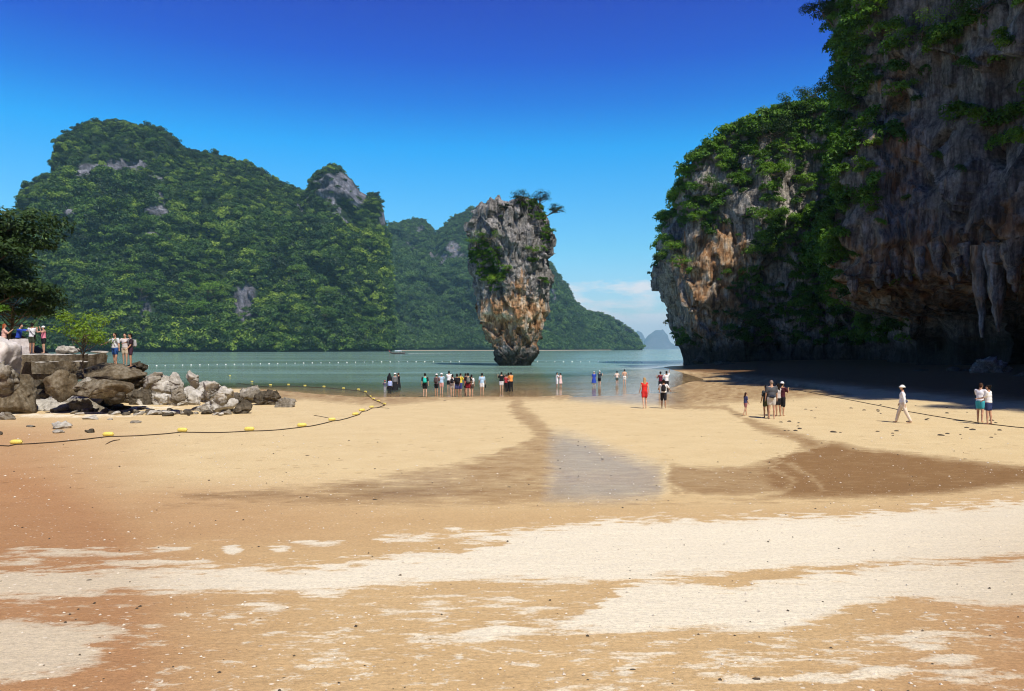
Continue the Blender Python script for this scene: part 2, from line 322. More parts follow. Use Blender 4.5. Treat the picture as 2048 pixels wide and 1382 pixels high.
tan = MIX(nt, MATH(nt, 'MULTIPLY', RAMP(nt, tex_noise(nt, p, .8, 6, .6), [(.35, (0,) * 3), (.65, (1,) * 3)]), .35), tan, MIX(nt, 1.0, tan, (.80, .74, .66), 'MULTIPLY'))
pale = MIX(nt, a_red, (.77, .69, .535), (.60, .50, .36))
c = MIX(nt, df, tan, pale)
wf = MATH(nt, 'ADD', a_wet, MATH(nt, 'MULTIPLY', MATH(nt, 'SUBTRACT', tex_noise(nt, p, 1.6, 7, .7, (1, 2.4, 1)), .5), .9), clamp=True); wf = RAMP(nt, wf, [(.12, (0,) * 3), (.34, (.42,) * 3), (.62, (.72,) * 3), (.95, (1,) * 3)])
wetc = MIX(nt, a_red, (.24, .13, .052), (.13, .07, .03))
c = MIX(nt, MATH(nt, 'MULTIPLY', wf, .95, clamp=True), c, wetc)
grain = RAMP(nt, MATH(nt, 'ADD', MATH(nt, 'MULTIPLY', g2, .5), MATH(nt, 'MULTIPLY', g3, .5)), [(.36, (.70,) * 3), (.5, (1.0,) * 3), (.64, (1.22,) * 3)])
c = MIX(nt, 1.0, c, grain, 'MULTIPLY')
vo = nt.nodes.new('ShaderNodeTexVoronoi'); vo.inputs['Scale'].default_value = 9; L(nt, p, vo.inputs['Vector'])     # shell grit
sp = RAMP(nt, vo.outputs['Distance'], [(.10, (1,) * 3), (.16, (0,) * 3)]); sepc = nt.nodes.new('ShaderNodeSeparateColor'); L(nt, vo.outputs['Color'], sepc.inputs[0])
sp = MATH(nt, 'MULTIPLY', sp, MATH(nt, 'GREATER_THAN', sepc.outputs[0], .66)); c = MIX(nt, MATH(nt, 'MULTIPLY', sp, .75), c, (.82, .74, .62))
dk = RAMP(nt, vo.outputs['Distance'], [(.07, (1,) * 3), (.12, (0,) * 3)]); dk = MATH(nt, 'MULTIPLY', dk, MATH(nt, 'LESS_THAN', sepc.outputs[1], .07)); c = MIX(nt, MATH(nt, 'MULTIPLY', dk, .8), c, (.05, .035, .025))
v2 = nt.nodes.new('ShaderNodeTexVoronoi'); v2.inputs['Scale'].default_value = 2.1; L(nt, p, v2.inputs['Vector']); s2 = nt.nodes.new('ShaderNodeSeparateColor'); L(nt, v2.outputs['Color'], s2.inputs[0])
fp = MATH(nt, 'MULTIPLY', RAMP(nt, v2.outputs['Distance'], [(.13, (1,) * 3), (.26, (0,) * 3)]), MATH(nt, 'GREATER_THAN', s2.outputs[0], .62)); fp = MATH(nt, 'MULTIPLY', fp, a_far)
c = MIX(nt, MATH(nt, 'MULTIPLY', fp, .28), c, wetc)
hh = MATH(nt, 'SUBTRACT', MATH(nt, 'MULTIPLY', g2, .6), MATH(nt, 'MULTIPLY', fp, .8)); hh = MATH(nt, 'ADD', hh, MATH(nt, 'MULTIPLY', g1, 1.4)); nb = bump(nt, hh, .6, .03)
b = principled(nt, c, .9, .15, nb)
gl = nt.nodes.new('ShaderNodeBsdfGlossy'); gl.inputs['Roughness'].default_value = .16; gl.inputs['Color'].default_value = (1, 1, 1, 1)
lw = nt.nodes.new('ShaderNodeFresnel'); lw.inputs['IOR'].default_value = 1.33
ff = MATH(nt, 'MULTIPLY', MATH(nt, 'ADD', MATH(nt, 'MULTIPLY', a_film, .40), MATH(nt, 'MULTIPLY', wf, .15), clamp=True), lw.outputs[0])
mx = nt.nodes.new('ShaderNodeMixShader'); L(nt, ff, mx.inputs[0]); L(nt, b.outputs[0], mx.inputs[1]); L(nt, gl.outputs[0], mx.inputs[2]); L(nt, mx.outputs[0], out.inputs[0])
M['sand'] = m
sand = obj('beach', grid_mesh('beach', PP, dict(dry=np.clip(dryn, 0, 1), wet=wet, film=film, red=red, far=far, fleck=fleck), m), kind='structure', label='wide sandy beach with pale dry bands and brown wet channels')

# ------------------------------------------------------------------ sea
wy = np.concatenate([np.linspace(44, 160, 130), np.geomspace(163, 15000, 70)])
wu = np.concatenate([-np.geomspace(1.05, 12, 16)[::-1], np.linspace(-1, 1, 120), np.geomspace(1.05, 12, 16)])
WX = wu[None] * (10 + .75 * wy[:, None]); WY = np.repeat(wy[:, None], len(wu), 1); keep = None
dep = np.clip(-gz(WX, WY), 0, 5); dep = np.where(WY > 290, 5, dep)
m, nt, out = newmat('sea_water'); p = wpos(nt)
a_d = attr(nt, 'depth'); murk = MATH(nt, 'SUBTRACT', 1.0, MATH(nt, 'POWER', 2.718, MATH(nt, 'MULTIPLY', a_d, -2.2)))
w1 = tex_noise(nt, p, 1.1, 5, .6, (.55, 1.5, 1)); w2 = tex_noise(nt, p, .16, 3, .5, (.5, 1.6, 1)); w3 = tex_noise(nt, p, 4.5, 3, .6, (.7, 1.3, 1))
calm = RAMP(nt, tex_noise(nt, p, .02, 4, .6, (.5, 2.2, 1)), [(.40, (.35,) * 3), (.6, (1,) * 3)])
hgt = MATH(nt, 'ADD', MATH(nt, 'MULTIPLY', w1, .09), MATH(nt, 'ADD', MATH(nt, 'MULTIPLY', w2, .16), MATH(nt, 'MULTIPLY', w3, .025)))
hgt = MATH(nt, 'MULTIPLY', hgt, calm)
hgt = MATH(nt, 'MULTIPLY', hgt, MATH(nt, 'ADD', MATH(nt, 'MULTIPLY', murk, .85), .15))
nb = bump(nt, hgt, 1.0, 1.0)
body = RAMP(nt, murk, [(.0, (.40, .34, .18)), (.55, (.17, .26, .14)), (1.0, (.235, .385, .32))])
body = MIX(nt, RAMP(nt, tex_noise(nt, p, .03, 4, .6, (.4, 2, 1)), [(.4, (0,) * 3), (.65, (.55,) * 3)]), body, (.29, .46, .425))
df_ = nt.nodes.new('ShaderNodeBsdfDiffuse'); L(nt, body, df_.inputs[0]); tr = nt.nodes.new('ShaderNodeBsdfTransparent')
mx = nt.nodes.new('ShaderNodeMixShader'); L(nt, murk, mx.inputs[0]); L(nt, tr.outputs[0], mx.inputs[1]); L(nt, df_.outputs[0], mx.inputs[2])
gl = nt.nodes.new('ShaderNodeBsdfGlossy'); gl.inputs['Roughness'].default_value = .08; L(nt, nb, gl.inputs['Normal'])
fr = nt.nodes.new('ShaderNodeFresnel'); fr.inputs['IOR'].default_value = 1.33; L(nt, nb, fr.inputs['Normal'])
mx2 = nt.nodes.new('ShaderNodeMixShader'); L(nt, MATH(nt, 'MULTIPLY', fr.outputs[0], .85), mx2.inputs[0]); L(nt, mx.outputs[0], mx2.inputs[1]); L(nt, gl.outputs[0], mx2.inputs[2]); L(nt, mx2.outputs[0], out.inputs[0])
sea = obj('sea', grid_mesh('sea', np.stack([WX, WY, 0 * WX], -1), dict(depth=dep), m), kind='structure', label='calm green sea of the bay')

# ------------------------------------------------------------------ hills across the bay
def hill(name, outline, Ds, Dr, px0, px1, step, seed, rockspots, amp=1.0, nt_=120, label=None, back=.5, lower=0.0):
    a = np.arange(px0, px1 + 1, step); ytop = np.interp(a, *zip(*outline)) + lower
    ds = np.interp(a, *zip(*Ds)); dr = np.interp(a, *zip(*Dr))
    t = np.concatenate([[0, .004, .008], np.linspace(.012, 1, nt_), 1 + np.linspace(.05, 1, 14)])
    Zt = np.maximum((HY - ytop) / FPX * dr + CAMZ, 1)
    T = t[:, None]; D = ds[None] + np.minimum(T, 1) * (dr - ds)[None] + np.maximum(T - 1, 0) * (dr - ds)[None] * 1.2
    prof = np.where(T < .01, T / .01 * .012, .012 + .988 * (np.clip(T - .01, 0, .99) / .99) ** .76)
    z = Zt[None] * prof * np.where(T > 1, 1 - (T - 1) ** 1.5 * .9, 1) - np.where(T == 0, 3, 0)
    Xh = (a[None] - CX) / FPX * D; P = np.stack([Xh, D, z], -1)
    env = (smooth(T, .0, .12) * (1 - .55 * smooth(T, .85, 1.0)))
    q = P * np.array([1, 1, .7])
    d1 = fbm(q / 95, 3, seed); d2 = ridged(q / 46, 3, seed + 3); d3 = fbm(q / 14, 3, seed + 5)
    P[..., 1] -= (d1 * 62 + (d2 - .4) * 30 + d3 * 6) * amp * env
    P[..., 2] += (d3 * 3 + d2 * 3) * amp * env * (T < 1.2)
    P[..., 1] += np.where((T > .003) & (T < .009), 2.5, 0)
    ppx, ppy = proj(P)
    rk = .0 * ppx
    for (x, y, rx, ry, s) in rockspots: rk = np.maximum(rk, s * np.exp(-(((ppx - x) / rx) ** 2 + ((ppy - y) / ry) ** 2) * .8))
    rk = np.maximum(rk, .75 * smooth(fbm(q / 38, 3, seed + 9) + .25 * d3, .20, .34) * smooth(T, .35, .6) * (1 - smooth(T, 1.0, 1.05)))
    rk = np.clip(rk + .35 * d3 * (rk > .15), 0, 1); rk = np.where(T < .012, .38 if seed == 21 else 0, rk)
    return P, rk, T + 0 * ppx
def mat_hill(name, ground):
    m = M['hillrock'].copy(); m.name = name; nt = m.node_tree
    b = [n for n in nt.nodes if n.type == 'BSDF_PRINCIPLED'][0]; src = b.inputs['Base Color'].links[0].from_socket
    f = RAMP(nt, attr(nt, 'rock'), [(.35, (0,) * 3), (.5, (1,) * 3)])
    L(nt, MIX(nt, f, ground, src), b.inputs['Base Color']); return m
M['hill'] = mat_hill('hill_ground', (.018, .032, .014))
o1 = [(-400, 470), (-200, 460), (0, 440), (50, 425), (60, 378), (90, 362), (118, 350), (124, 305), (140, 265), (180, 244), (220, 238), (270, 247), (330, 262), (360, 288), (380, 305), (430, 309), (470, 324), (500, 330), (560, 369), (610, 383), (626, 379), (632, 350), (650, 340), (668, 336), (690, 347), (712, 371), (722, 386), (738, 395), (758, 392), (768, 420), (776, 470), (781, 560), (785, 690)]
rs1 = [(240, 332, 55, 14, .9), (170, 345, 30, 22, .75), (312, 430, 26, 24, .8), (300, 470, 50, 10, .55), (490, 605, 22, 38, .95), (505, 640, 12, 24, .8), (285, 620, 26, 30, .6), (283, 660, 20, 30, .7), (668, 372, 42, 30, .85), (715, 392, 22, 20, .7), (765, 425, 8, 34, .7), (135, 430, 16, 44, .7), (120, 470, 14, 20, .5), (350, 480, 30, 16, .5), (620, 470, 14, 20, .45)]
H1, K1, T1 = hill('hill', o1, [(-400, 560), (0, 640), (300, 700), (600, 760), (760, 850), (785, 900)], [(-400, 800), (0, 900), (300, 960), (600, 1020), (760, 1000), (785, 960)], -300, 785, 2.6, 21, rs1)
o2 = [(690, 500), (760, 470), (780, 446), (800, 447), (820, 440), (850, 440), (862, 455), (870, 466), (880, 458), (905, 436), (940, 418), (975, 414), (1030, 440), (1070, 500), (1100, 526), (1130, 566), (1150, 606), (1170, 622), (1210, 630), (1240, 645), (1262, 662), (1276, 682), (1284, 696)]
rs2 = [(905, 500, 16, 16, .95), (925, 512, 14, 8, .6), (886, 520, 12, 24, .6), (1106, 592, 8, 18, .8), (1125, 560, 5, 16, .5), (840, 458, 14, 10, .5), (1255, 664, 14, 12, .6), (930, 580, 30, 12, .4), (1190, 640, 20, 8, .4)]
H2, K2, T2 = hill('far_hill', o2, [(690, 1250), (1100, 1400), (1284, 1900)], [(690, 1750), (1000, 1800), (1150, 1850), (1284, 2000)], 690, 1284, 2.2, 55, rs2, amp=1.3, nt_=90)
def z0(a): return 0 * a
obj('hill', grid_mesh('hill', H1, dict(rock=K1, stain_and_sun=.18 * K1, damp_shade=1.0 * (T1 < .03)), M['hill']), kind='structure', label='steep limestone hill rising across the bay')  # shade of the shore undercut painted near-black along the hill foot
obj('hill', grid_mesh('hill', H2, dict(rock=K2, stain_and_sun=.35 * K2, damp_shade=0 * K2), M['hill']), kind='structure', label='paler hill further off behind the stack')

# foliage building blocks ------------------------------------------------------
def leaf_cloud(n, centers, radii, leaf, r, up=.5, flat=1.0, droop=0.0):
    """n small leaf faces spread over the shells of clumps"""
    k = r.integers(0, len(centers), n); C_ = np.asarray(centers)[k]; Rr = np.asarray(radii)[k]
    d = r.normal(size=(n, 3)); d[:, 2] = np.where(d[:, 2] < -.25, -d[:, 2] * .6, d[:, 2]); d /= np.linalg.norm(d, axis=1, keepdims=True)
    rad = Rr * (.62 + .42 * r.random(n) ** .6)
    Pc = C_ + d * rad[:, None] * np.array([1, 1, flat])
    nrm = d + np.array([0, 0, up]) + r.normal(size=(n, 3)) * .55; nrm /= np.linalg.norm(nrm, axis=1, keepdims=True)
    t = np.cross(nrm, r.normal(size=(n, 3))); t /= np.linalg.norm(t, axis=1, keepdims=True) + 1e-9; b = np.cross(nrm, t)
    s = leaf * (.6 + .8 * r.random(n))[:, None]
    V = np.stack([Pc - t * s, Pc - b * s * .42, Pc + t * s - nrm * s * droop, Pc + b * s * .42], 1)
    return V.reshape(-1, 3), np.arange(n * 4).reshape(n, 4)
def crown_mesh(name, n, leaf, seed, shape=(1, 1, .8), nclump=12, mat=None, clr=.42, inner=True, up=.5):
    r = np.random.default_rng(seed); c = []; rd = []
    for _ in range(nclump):
        d = r.normal(size=3); d /= np.linalg.norm(d); d[2] = abs(d[2]) * .9 - .15
        c.append(d * np.array(shape) * (.45 + .3 * r.random())); rd.append(clr * (.7 + .6 * r.random()))
    V, F = leaf_cloud(n, c, rd, leaf, r, up)
    return mesh_np(name, V, F, mat=mat, smooth_=False)
def scatter(name, pts, scl, meshes, label, rot=None, extra_z=None):
    """an uncountable mass of foliage as one object"""
    pts = np.asarray(pts, np.float32); n = len(pts); me = bpy.data.meshes.new(name); me.vertices.add(n); me.vertices.foreach_set('co', pts.ravel())
    a = me.attributes.new('scl', 'FLOAT', 'POINT'); a.data.foreach_set('value', np.asarray(scl, np.float32))
    r = np.zeros((n, 3), np.float32); r[:, 2] = rng.random(n) * 6.28; r[:, :2] = rng.normal(size=(n, 2)) * .25
    if rot is not None: r = np.asarray(rot, np.float32)
    a = me.attributes.new('rot', 'FLOAT_VECTOR', 'POINT'); a.data.foreach_set('vector', r.ravel())
    a = me.attributes.new('idx', 'INT', 'POINT'); a.data.foreach_set('value', rng.integers(0, len(meshes), n).astype(np.int32))
    o = obj(name, me, kind='stuff', label=label)
    g = bpy.data.node_groups.new(name + '_spread', 'GeometryNodeTree')
    g.interface.new_socket('Geometry', in_out='INPUT', socket_type='NodeSocketGeometry'); g.interface.new_socket('Geometry', in_out='OUTPUT', socket_type='NodeSocketGeometry')
    gi = g.nodes.new('NodeGroupInput'); go = g.nodes.new('NodeGroupOutput'); ip = g.nodes.new('GeometryNodeInstanceOnPoints'); j = g.nodes.new('GeometryNodeJoinGeometry')
    for q in reversed(meshes):
        src = bpy.data.objects.new(name + '_clump', q); oi = g.nodes.new('GeometryNodeObjectInfo'); oi.inputs['Object'].default_value = src; oi.inputs['As Instance'].default_value = True
        g.links.new(oi.outputs['Geometry'], j.inputs[0])
    def na(nm, ty):
        x = g.nodes.new('GeometryNodeInputNamedAttribute'); x.data_type = ty; x.inputs['Name'].default_value = nm; return x.outputs['Attribute']
    g.links.new(gi.outputs[0], ip.inputs['Points']); g.links.new(j.outputs[0], ip.inputs['Instance']); ip.inputs['Pick Instance'].default_value = True
    g.links.new(na('idx', 'INT'), ip.inputs['Instance Index']); g.links.new(na('scl', 'FLOAT'), ip.inputs['Scale']); g.links.new(na('rot', 'FLOAT_VECTOR'), ip.inputs['Rotation'])
    g.links.new(ip.outputs[0], go.inputs[0]); md = o.modifiers.new('spread', 'NODES'); md.node_group = g
    return o
hc = [crown_mesh('hill_tree_crown', 420, .14, 100 + k, (1, 1, .75 + .1 * (k % 3)), 9, M['leaf_hill'], .42) for k in range(5)]
hc2 = [crown_mesh('far_tree_crown', 150, .2, 120 + k, (1, 1, .8), 8, M['leaf_hill2'], .42) for k in range(4)]
def forest(P, K, T, area, seed, rmin, rmax, tmin=.004):
    r = np.random.default_rng(seed)
    A = np.linalg.norm(np.cross(P[1:, :-1] - P[:-1, :-1], P[:-1, 1:] - P[:-1, :-1]), axis=-1)
    w = A * (K[:-1, :-1] < .42) * (T[:-1, :-1] > tmin) * (T[:-1, :-1] < 1.08)
    w = w + A * (K[:-1, :-1] >= .42) * .04 * (T[:-1, :-1] > tmin) * (T[:-1, :-1] < 1.08)
    w = w * (1 + 4 * (T[:-1, :-1] < .05))
    n = int(w.sum() / area); k = r.choice(w.size, n, p=(w / w.sum()).ravel()); i, jj = np.unravel_index(k, w.shape)
    u, v = r.random((2, n)); q = P[i, jj] + (P[i + 1, jj] - P[i, jj]) * u[:, None] + (P[i, jj + 1] - P[i, jj]) * v[:, None]
    s = rmin + (rmax - rmin) * r.random(n) ** 2.2
    s *= np.where(T[i, jj] > .6, .62, 1.0); q[:, 2] += s * .25
    return q, s
q, s = forest(H1, K1, T1, 24, 3, 3.2, 11.0); q1n = len(q)
scatter('hill_forest', q, s, hc, 'dense jungle covering the steep hill across the bay')
q, s = forest(H2, K2, T2, 60, 4, 6, 11, .004); 
scatter('far_hill_forest', q, s, hc2, 'bluish green jungle on the further hill behind the stack')
print('forest', q1n, len(q))
# distant islands
def island(outline, D, depth, seed, label):
    a = np.linspace(outline[0][0], outline[-1][0], 90); yt = np.interp(a, *zip(*outline)); Zt = (HY - yt) / FPX * D + CAMZ
    t = np.linspace(0, 1, 24); T = t[:, None]; DD = D + (T - .5) * depth; z = Zt[None] * np.sin(np.pi * np.clip(T, 0, 1)) ** .45 + 0 * DD
    P = np.stack([(a[None] - CX) / FPX * DD, DD + 0 * z, z], -1); P[..., 2] += fbm(P / 150, 4, seed) * 60 * np.clip(z / 150, 0, 1); P[..., 2] -= 2
    obj('hill', grid_mesh('distant_island', P, dict(rock=1 + 0 * z, stain_and_sun=0 * z, damp_shade=0 * z), M['hill']), kind='structure', label=label)
ISL = 11000
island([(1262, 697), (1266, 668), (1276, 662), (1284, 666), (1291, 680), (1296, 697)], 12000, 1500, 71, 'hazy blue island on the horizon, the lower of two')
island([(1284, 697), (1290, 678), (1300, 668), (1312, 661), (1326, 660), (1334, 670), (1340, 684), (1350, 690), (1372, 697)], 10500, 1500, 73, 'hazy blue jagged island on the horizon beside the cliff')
# sandy strip along the far shore
bs = np.array([[(x - CX) / FPX * d, d, z] for x, d, z in [(790, 1150, -.5), (960, 1200, -.5), (1100, 1250, -.5), (1225, 1500, -.5)]])
strip = np.stack([bs + [0, o_, z_] for o_, z_ in ((0, 0), (10, .8), (30, 1.2), (60, 1.3))], 0)
obj('far_beach', grid_mesh('far_beach', strip, mat=simple('far_sand', (.42, .34, .24))), kind='structure')

# ------------------------------------------------------------------ the leaning-topped limestone stack standing in the water
DK = 150.0
def yz(y): return CAMZ + (HY - y) / FPX * DK
prof = [(740, 993, 1064), (731, 997, 1060), (727, 992, 1061), (718, 986, 1064), (708, 982, 1069), (695, 974, 1078), (680, 968, 1082), (660, 961, 1086), (640, 957, 1090), (620, 954, 1090), (600, 950, 1092), (580, 946, 1097), (560, 942, 1100), (540, 939, 1099), (520, 936, 1097), (500, 936, 1096), (480, 936, 1094), (460, 940, 1091), (445, 943, 1088), (430, 946, 1082), (418, 955, 1075)]
zz = np.array([yz(p[0]) for p in prof]); xl = np.array([(p[1] - CX) / FPX * DK for p in prof]); xr = np.array([(p[2] - CX) / FPX * DK for p in prof])
nv, nu = 340, 360
zt = zz[-1]; v = np.linspace(0, 1, nv); th = np.linspace(0, 2 * np.pi, nu, endpoint=False)
capn = 76; zv = np.concatenate([np.linspace(-1.5, zt, nv - capn), np.full(capn, zt)]); sh = np.concatenate([np.ones(nv - capn), np.linspace(1, 0.0, capn)])
cxv = np.interp(zv, zz, (xl + xr) / 2); rv = np.interp(zv, zz, (xr - xl) / 2)
ct, st_ = np.cos(th), np.sin(th)
rr = 1.0 + .05 * np.sin(3 * th + .4) + .03 * np.sin(5 * th + 1.9)
rad = rv[:, None] * rr[None] * sh[:, None]
P = np.stack([cxv[:, None] + rad * ct[None], DK + rad * st_[None] * .82, zv[:, None] + 0 * rad], -1)
Nn = np.stack([ct[None] + 0 * rad, st_[None] + 0 * rad, 0 * rad], -1)
side = sh[:, None] ** 2
env = side * smooth(zv[:, None], -1.5, 2.0)
up = smooth(zv[:, None], 17, 25)                       # fluted grey karst above, smoother undercut below
lean = P.copy(); lean[..., 0] += (P[..., 2] - 20) * .18   # flutes lean
f1 = fbm(P * np.array([1, 1, .7]) / 4.2, 3, 301); f2 = ridged(lean * np.array([1, 1, .17]) / 2.1, 3, 302); f3 = ridged(lean * np.array([1, 1, .35]) / .9, 3, 303); f4 = fbm(P / .7, 3, 304)
f5 = fbm(P * np.array([1, 1, .55]) / 2.4, 3, 305)
lw = warp(lean, .8, 2.5, 311); fa = facet(lw * np.array([1, 1, .42]) / 2.3, 312); fb = facet(lw * np.array([1, 1, .55]) / .95, 313)
disp = f1 * 1.5 + up * (fa * 1.6 + fb * .7 + (f2 - .5) * .7 + (f3 - .5) * .3) + (1 - up) * (f5 * 1.3 + fa * .9 + fb * .35 + f4 * .2) + f4 * .2
disp -= .35
# overhanging belly: the lower third is cut back below a dripping lip
z3 = P[..., 2] + f5 * 1.5; lip = smooth(-z3, -10.2, -8.2) * smooth(z3, 1, 5); disp -= .5 * lip
disp += .5 * np.exp(-((z3 - 10.8) / 1.5) ** 2)
# dark hollow in the left front full of bushes
bx, by = proj(P); hol = np.exp(-(((bx - 978) / 24) ** 2 + ((by - 530) / 40) ** 2)) * (P[..., 1] < DK); disp -= 2.2 * hol
hol2 = np.exp(-(((bx - 1078) / 12) ** 2 + ((by - 545) / 12) ** 2)) * (P[..., 1] < DK); disp -= 1.2 * hol2
disp *= env
P = P + Nn * disp[..., None]
# jagged crest
crest = (ridged(np.stack([P[..., 0], P[..., 1], 0 * rad], -1) / 1.7, 3, 306) - .35) * 1.6 + fbm(P / 3.5, 2, 307) * 1.6
pk = lambda x, w, h: h * np.exp(-((P[..., 0] - (x - CX) / FPX * DK) / w) ** 2)
crest = crest + pk(997, .6, 1.3) + pk(962, .8, .6) + pk(1045, 1.6, 1.6) + pk(1070, 1, .4)
P[..., 2] += crest * smooth(P[..., 2], zt - 2.5, zt) * 1.0
bx, by = proj(P)
stain_and_sun = .15 + .75 * np.exp(-(((bx - 1020) / 62) ** 2 + ((by - 628) / 36) ** 2) * 1.2) + .5 * np.exp(-(((bx - 1040) / 22) ** 2 + ((by - 565) / 22) ** 2)) + .35 * smooth(by, 560, 640) * (1 - smooth(by, 690, 715)) - .5 * smooth(-by, -540, -480) + .3 * f5
damp_shade = smooth(-P[..., 2] + f5 * 1.0, -3.2, -1.2) * .95 + .55 * smooth(-(P[..., 2]) + f5 * 2.5, -8.5, -6.0) * smooth(f4 + .5, .1, .6)
obj('limestone_stack', grid_mesh('limestone_stack', P, dict(stain_and_sun=np.clip(stain_and_sun, 0, 1), damp_shade=np.clip(damp_shade, 0, 1)), M['stack'], wrap=True),
    label='tall top-heavy limestone rock standing alone in the shallow bay', cat='sea stack')
STACK = P

# ------------------------------------------------------------------ the cliff on the right
cp = [  # X, Y, top height, inland point X, Y, inland height
 (66, 196, 22, 78, 182, 26), (50, 190, 25, 72, 178, 34), (40, 180, 28, 68, 172, 40), (34.8, 169, 33, 64, 166, 46), (35.0, 158.5, 38, 62, 160, 48), (38.2, 152.5, 43, 62, 157, 50), (44, 149.8, 47, 64, 155, 51), (50, 148.5, 48.5, 68, 154, 52), (57, 147, 49.5, 76, 153, 53), (64, 142, 49.5, 84, 145, 54),
 (65.5, 133, 50, 90, 132, 56), (60, 124, 55, 92, 122, 60), (52.5, 117.5, 62, 90, 114, 68), (48, 112, 67, 90, 106, 74), (46.2, 105, 70, 92, 98, 78), (44.6, 97, 71, 94, 90, 80), (43.2, 91, 71, 96, 84, 80), (48.0, 87, 60, 98, 80, 60), (50.2, 80, 52, 100, 74, 56), (51.5, 73, 48, 100, 66, 54),
 (50.5, 65, 54, 100, 60, 60), (49.5, 57, 66, 100, 50, 78), (46.5, 46, 70, 98, 40, 78), (44, 32, 70, 98, 28, 78), (44, 16, 70, 98, 14, 76), (45, 2, 68, 100, 0, 74), (51, -14, 58, 110, -14, 66), (60, -40, 50, 120, -60, 60), (36, -66, 44, 70, -120, 56), (0, -76, 42, 0, -130, 54), (-40, -70, 42, -70, -120, 54), (-72, -44, 40, -120, -70, 50), (-86, -10, 32, -140, -10, 40)]  # last points, unseen behind the camera, are added to block sky fill
cp = np.array(cp, float); dl = np.r_[0, np.cumsum(np.hypot(*np.diff(cp[:, :2], axis=0).T))]
i72 = dl[19] + 3
sv = np.concatenate([np.linspace(0, dl[3], 60, endpoint=False), np.arange(dl[3], i72, .22), np.linspace(i72, dl[-1], 90)])
def crs(k):
    x = np.interp(np.linspace(0, dl[-1], 1600), dl, cp[:, k]); ker = np.hanning(19); ker /= ker.sum()
    xs = np.convolve(np.pad(x, 9, mode='edge'), ker, 'valid'); return np.interp(sv, np.linspace(0, dl[-1], 1600), xs)
px_, py_, ph, qx, qy, qh = [crs(k) for k in range(6)]
tx, ty = np.gradient(px_, sv), np.gradient(py_, sv); tl = np.hypot(tx, ty); nx, ny = ty / tl, -tx / tl      # pointing out to the sea side
zrow = np.concatenate([np.linspace(-1.0, 1.0, 250)]); nw = 250; ncap = 40
zf = np.linspace(-.02, 1, nw) ** 1.0
nearw = smooth(-py_, -122, -112)[None]                      # 1 on the near block, 0 on the seaward tip
Zw = zf[:, None] * ph[None]
def pf(zs, off, z): return np.interp(z, zs, off)
off_tip = pf([-1, 0, 3, 7, 13, 20, 30, 40, 50], [-3.6, -3.4, -3.0, -1.8, .2, 1.2, .2, -1.4, -3.0], Zw)
off_near = pf([-1, 0, 1.5, 4, 8, 9.5, 12, 16, 20, 30, 50, 71], [-13, -14, -15, -15.5, -13, -6.0, -.2, 1.6, .8, -.4, -1.2, -1.0], Zw)
off = off_tip * (1 - nearw) + off_near * nearw
P = np.stack([px_[None] + nx[None] * off, py_[None] + ny[None] * off, Zw], -1)
C_ = P[-1][None] * np.ones((ncap, 1, 1)); tt = np.linspace(0.02, 1, ncap)[:, None]
cx_ = C_[..., 0] * (1 - tt) + qx[None] * tt; cy_ = C_[..., 1] * (1 - tt) + qy[None] * tt; cz_ = C_[..., 2] + (qh - ph)[None] * np.sin(tt * np.pi / 2)
P = np.concatenate([P, np.stack([cx_, cy_, cz_], -1)], 0)
Nn = np.stack([nx[None] + 0 * P[..., 0], ny[None] + 0 * P[..., 0], 0 * P[..., 0]], -1)
nw_ = np.concatenate([np.ones((nw, 1)), np.zeros((ncap, 1))]) * np.ones((1, len(sv)))
rw = np.arange(nw + ncap)[:, None]; wall = 1 - smooth(rw, nw - 6, nw + 6)
f1 = fbm(P * np.array([1, 1, .35]) / 13, 3, 401); f2 = ridged(P * np.array([1, 1, .14]) / 5.5, 3, 402); f3 = ridged(P * np.array([1, 1, .25]) / 2.0, 3, 403); f4 = fbm(P / 1.1, 4, 404); f5 = fbm(P / 5, 3, 405)
nr = np.repeat(nearw, nw + ncap, 0); lowlip = nr * smooth(P[..., 2], 6, 10) * (1 - smooth(P[..., 2], 18, 24))
lw = warp(P, 2.2, 7, 411); fa = facet(lw * np.array([1, 1, .38]) / 6.5, 412); fb = facet(lw * np.array([1, 1, .5]) / 2.6, 413)
hole = smooth(fbm(warp(P, 2, 5, 415) * np.array([1, 1, .7]) / 4.2, 2, 416), .22, .5)
disp = f1 * 3.6 + fa * 2.6 + fb * 1.0 + (f2 - .45) * .7 * smooth(f5, -.3, .3) + (f3 - .5) * .25 + f4 * .35 + f5 * 1.4 - hole * 3.2
disp += lowlip * ((ridged(P * np.array([1, 1, .2]) / 4.0, 2, 409) - .4) * 3.2)
disp *= wall * (.35 + .65 * smooth(P[..., 2], -.5, 4))
P = P + Nn * disp[..., None]
P[..., 2] += (1 - wall) * (fbm(P / 9, 4, 406) * 4 + (ridged(P / 4, 2, 407) - .4) * 1.5)
P[..., 2] -= lowlip * smooth(-P[..., 2], -12, -8) * np.clip(f2, 0, 1) * 1.5
bx, by = proj(P); CLIFF = P
el = lambda x, y, rx, ry, s=1.0: s * np.exp(-(((bx - x) / rx) ** 2 + ((by - y) / ry) ** 2))
stain_and_sun = .22 + el(1425, 560, 55, 100, .95) + el(1470, 520, 30, 60, .35) + nr * (.62 * smooth(P[..., 2] + f5 * 3, 7, 10) * (1 - smooth(P[..., 2] + f5 * 5, 13, 19))) + nr * el(1800, 260, 50, 180, .5) + .25 * f5 - .3 * (1 - nr) * smooth(P[..., 2], 26, 36) - .15 * nr * smooth(P[..., 2], 24, 34)  # the cream streak on the near face paints in its sunlit strip
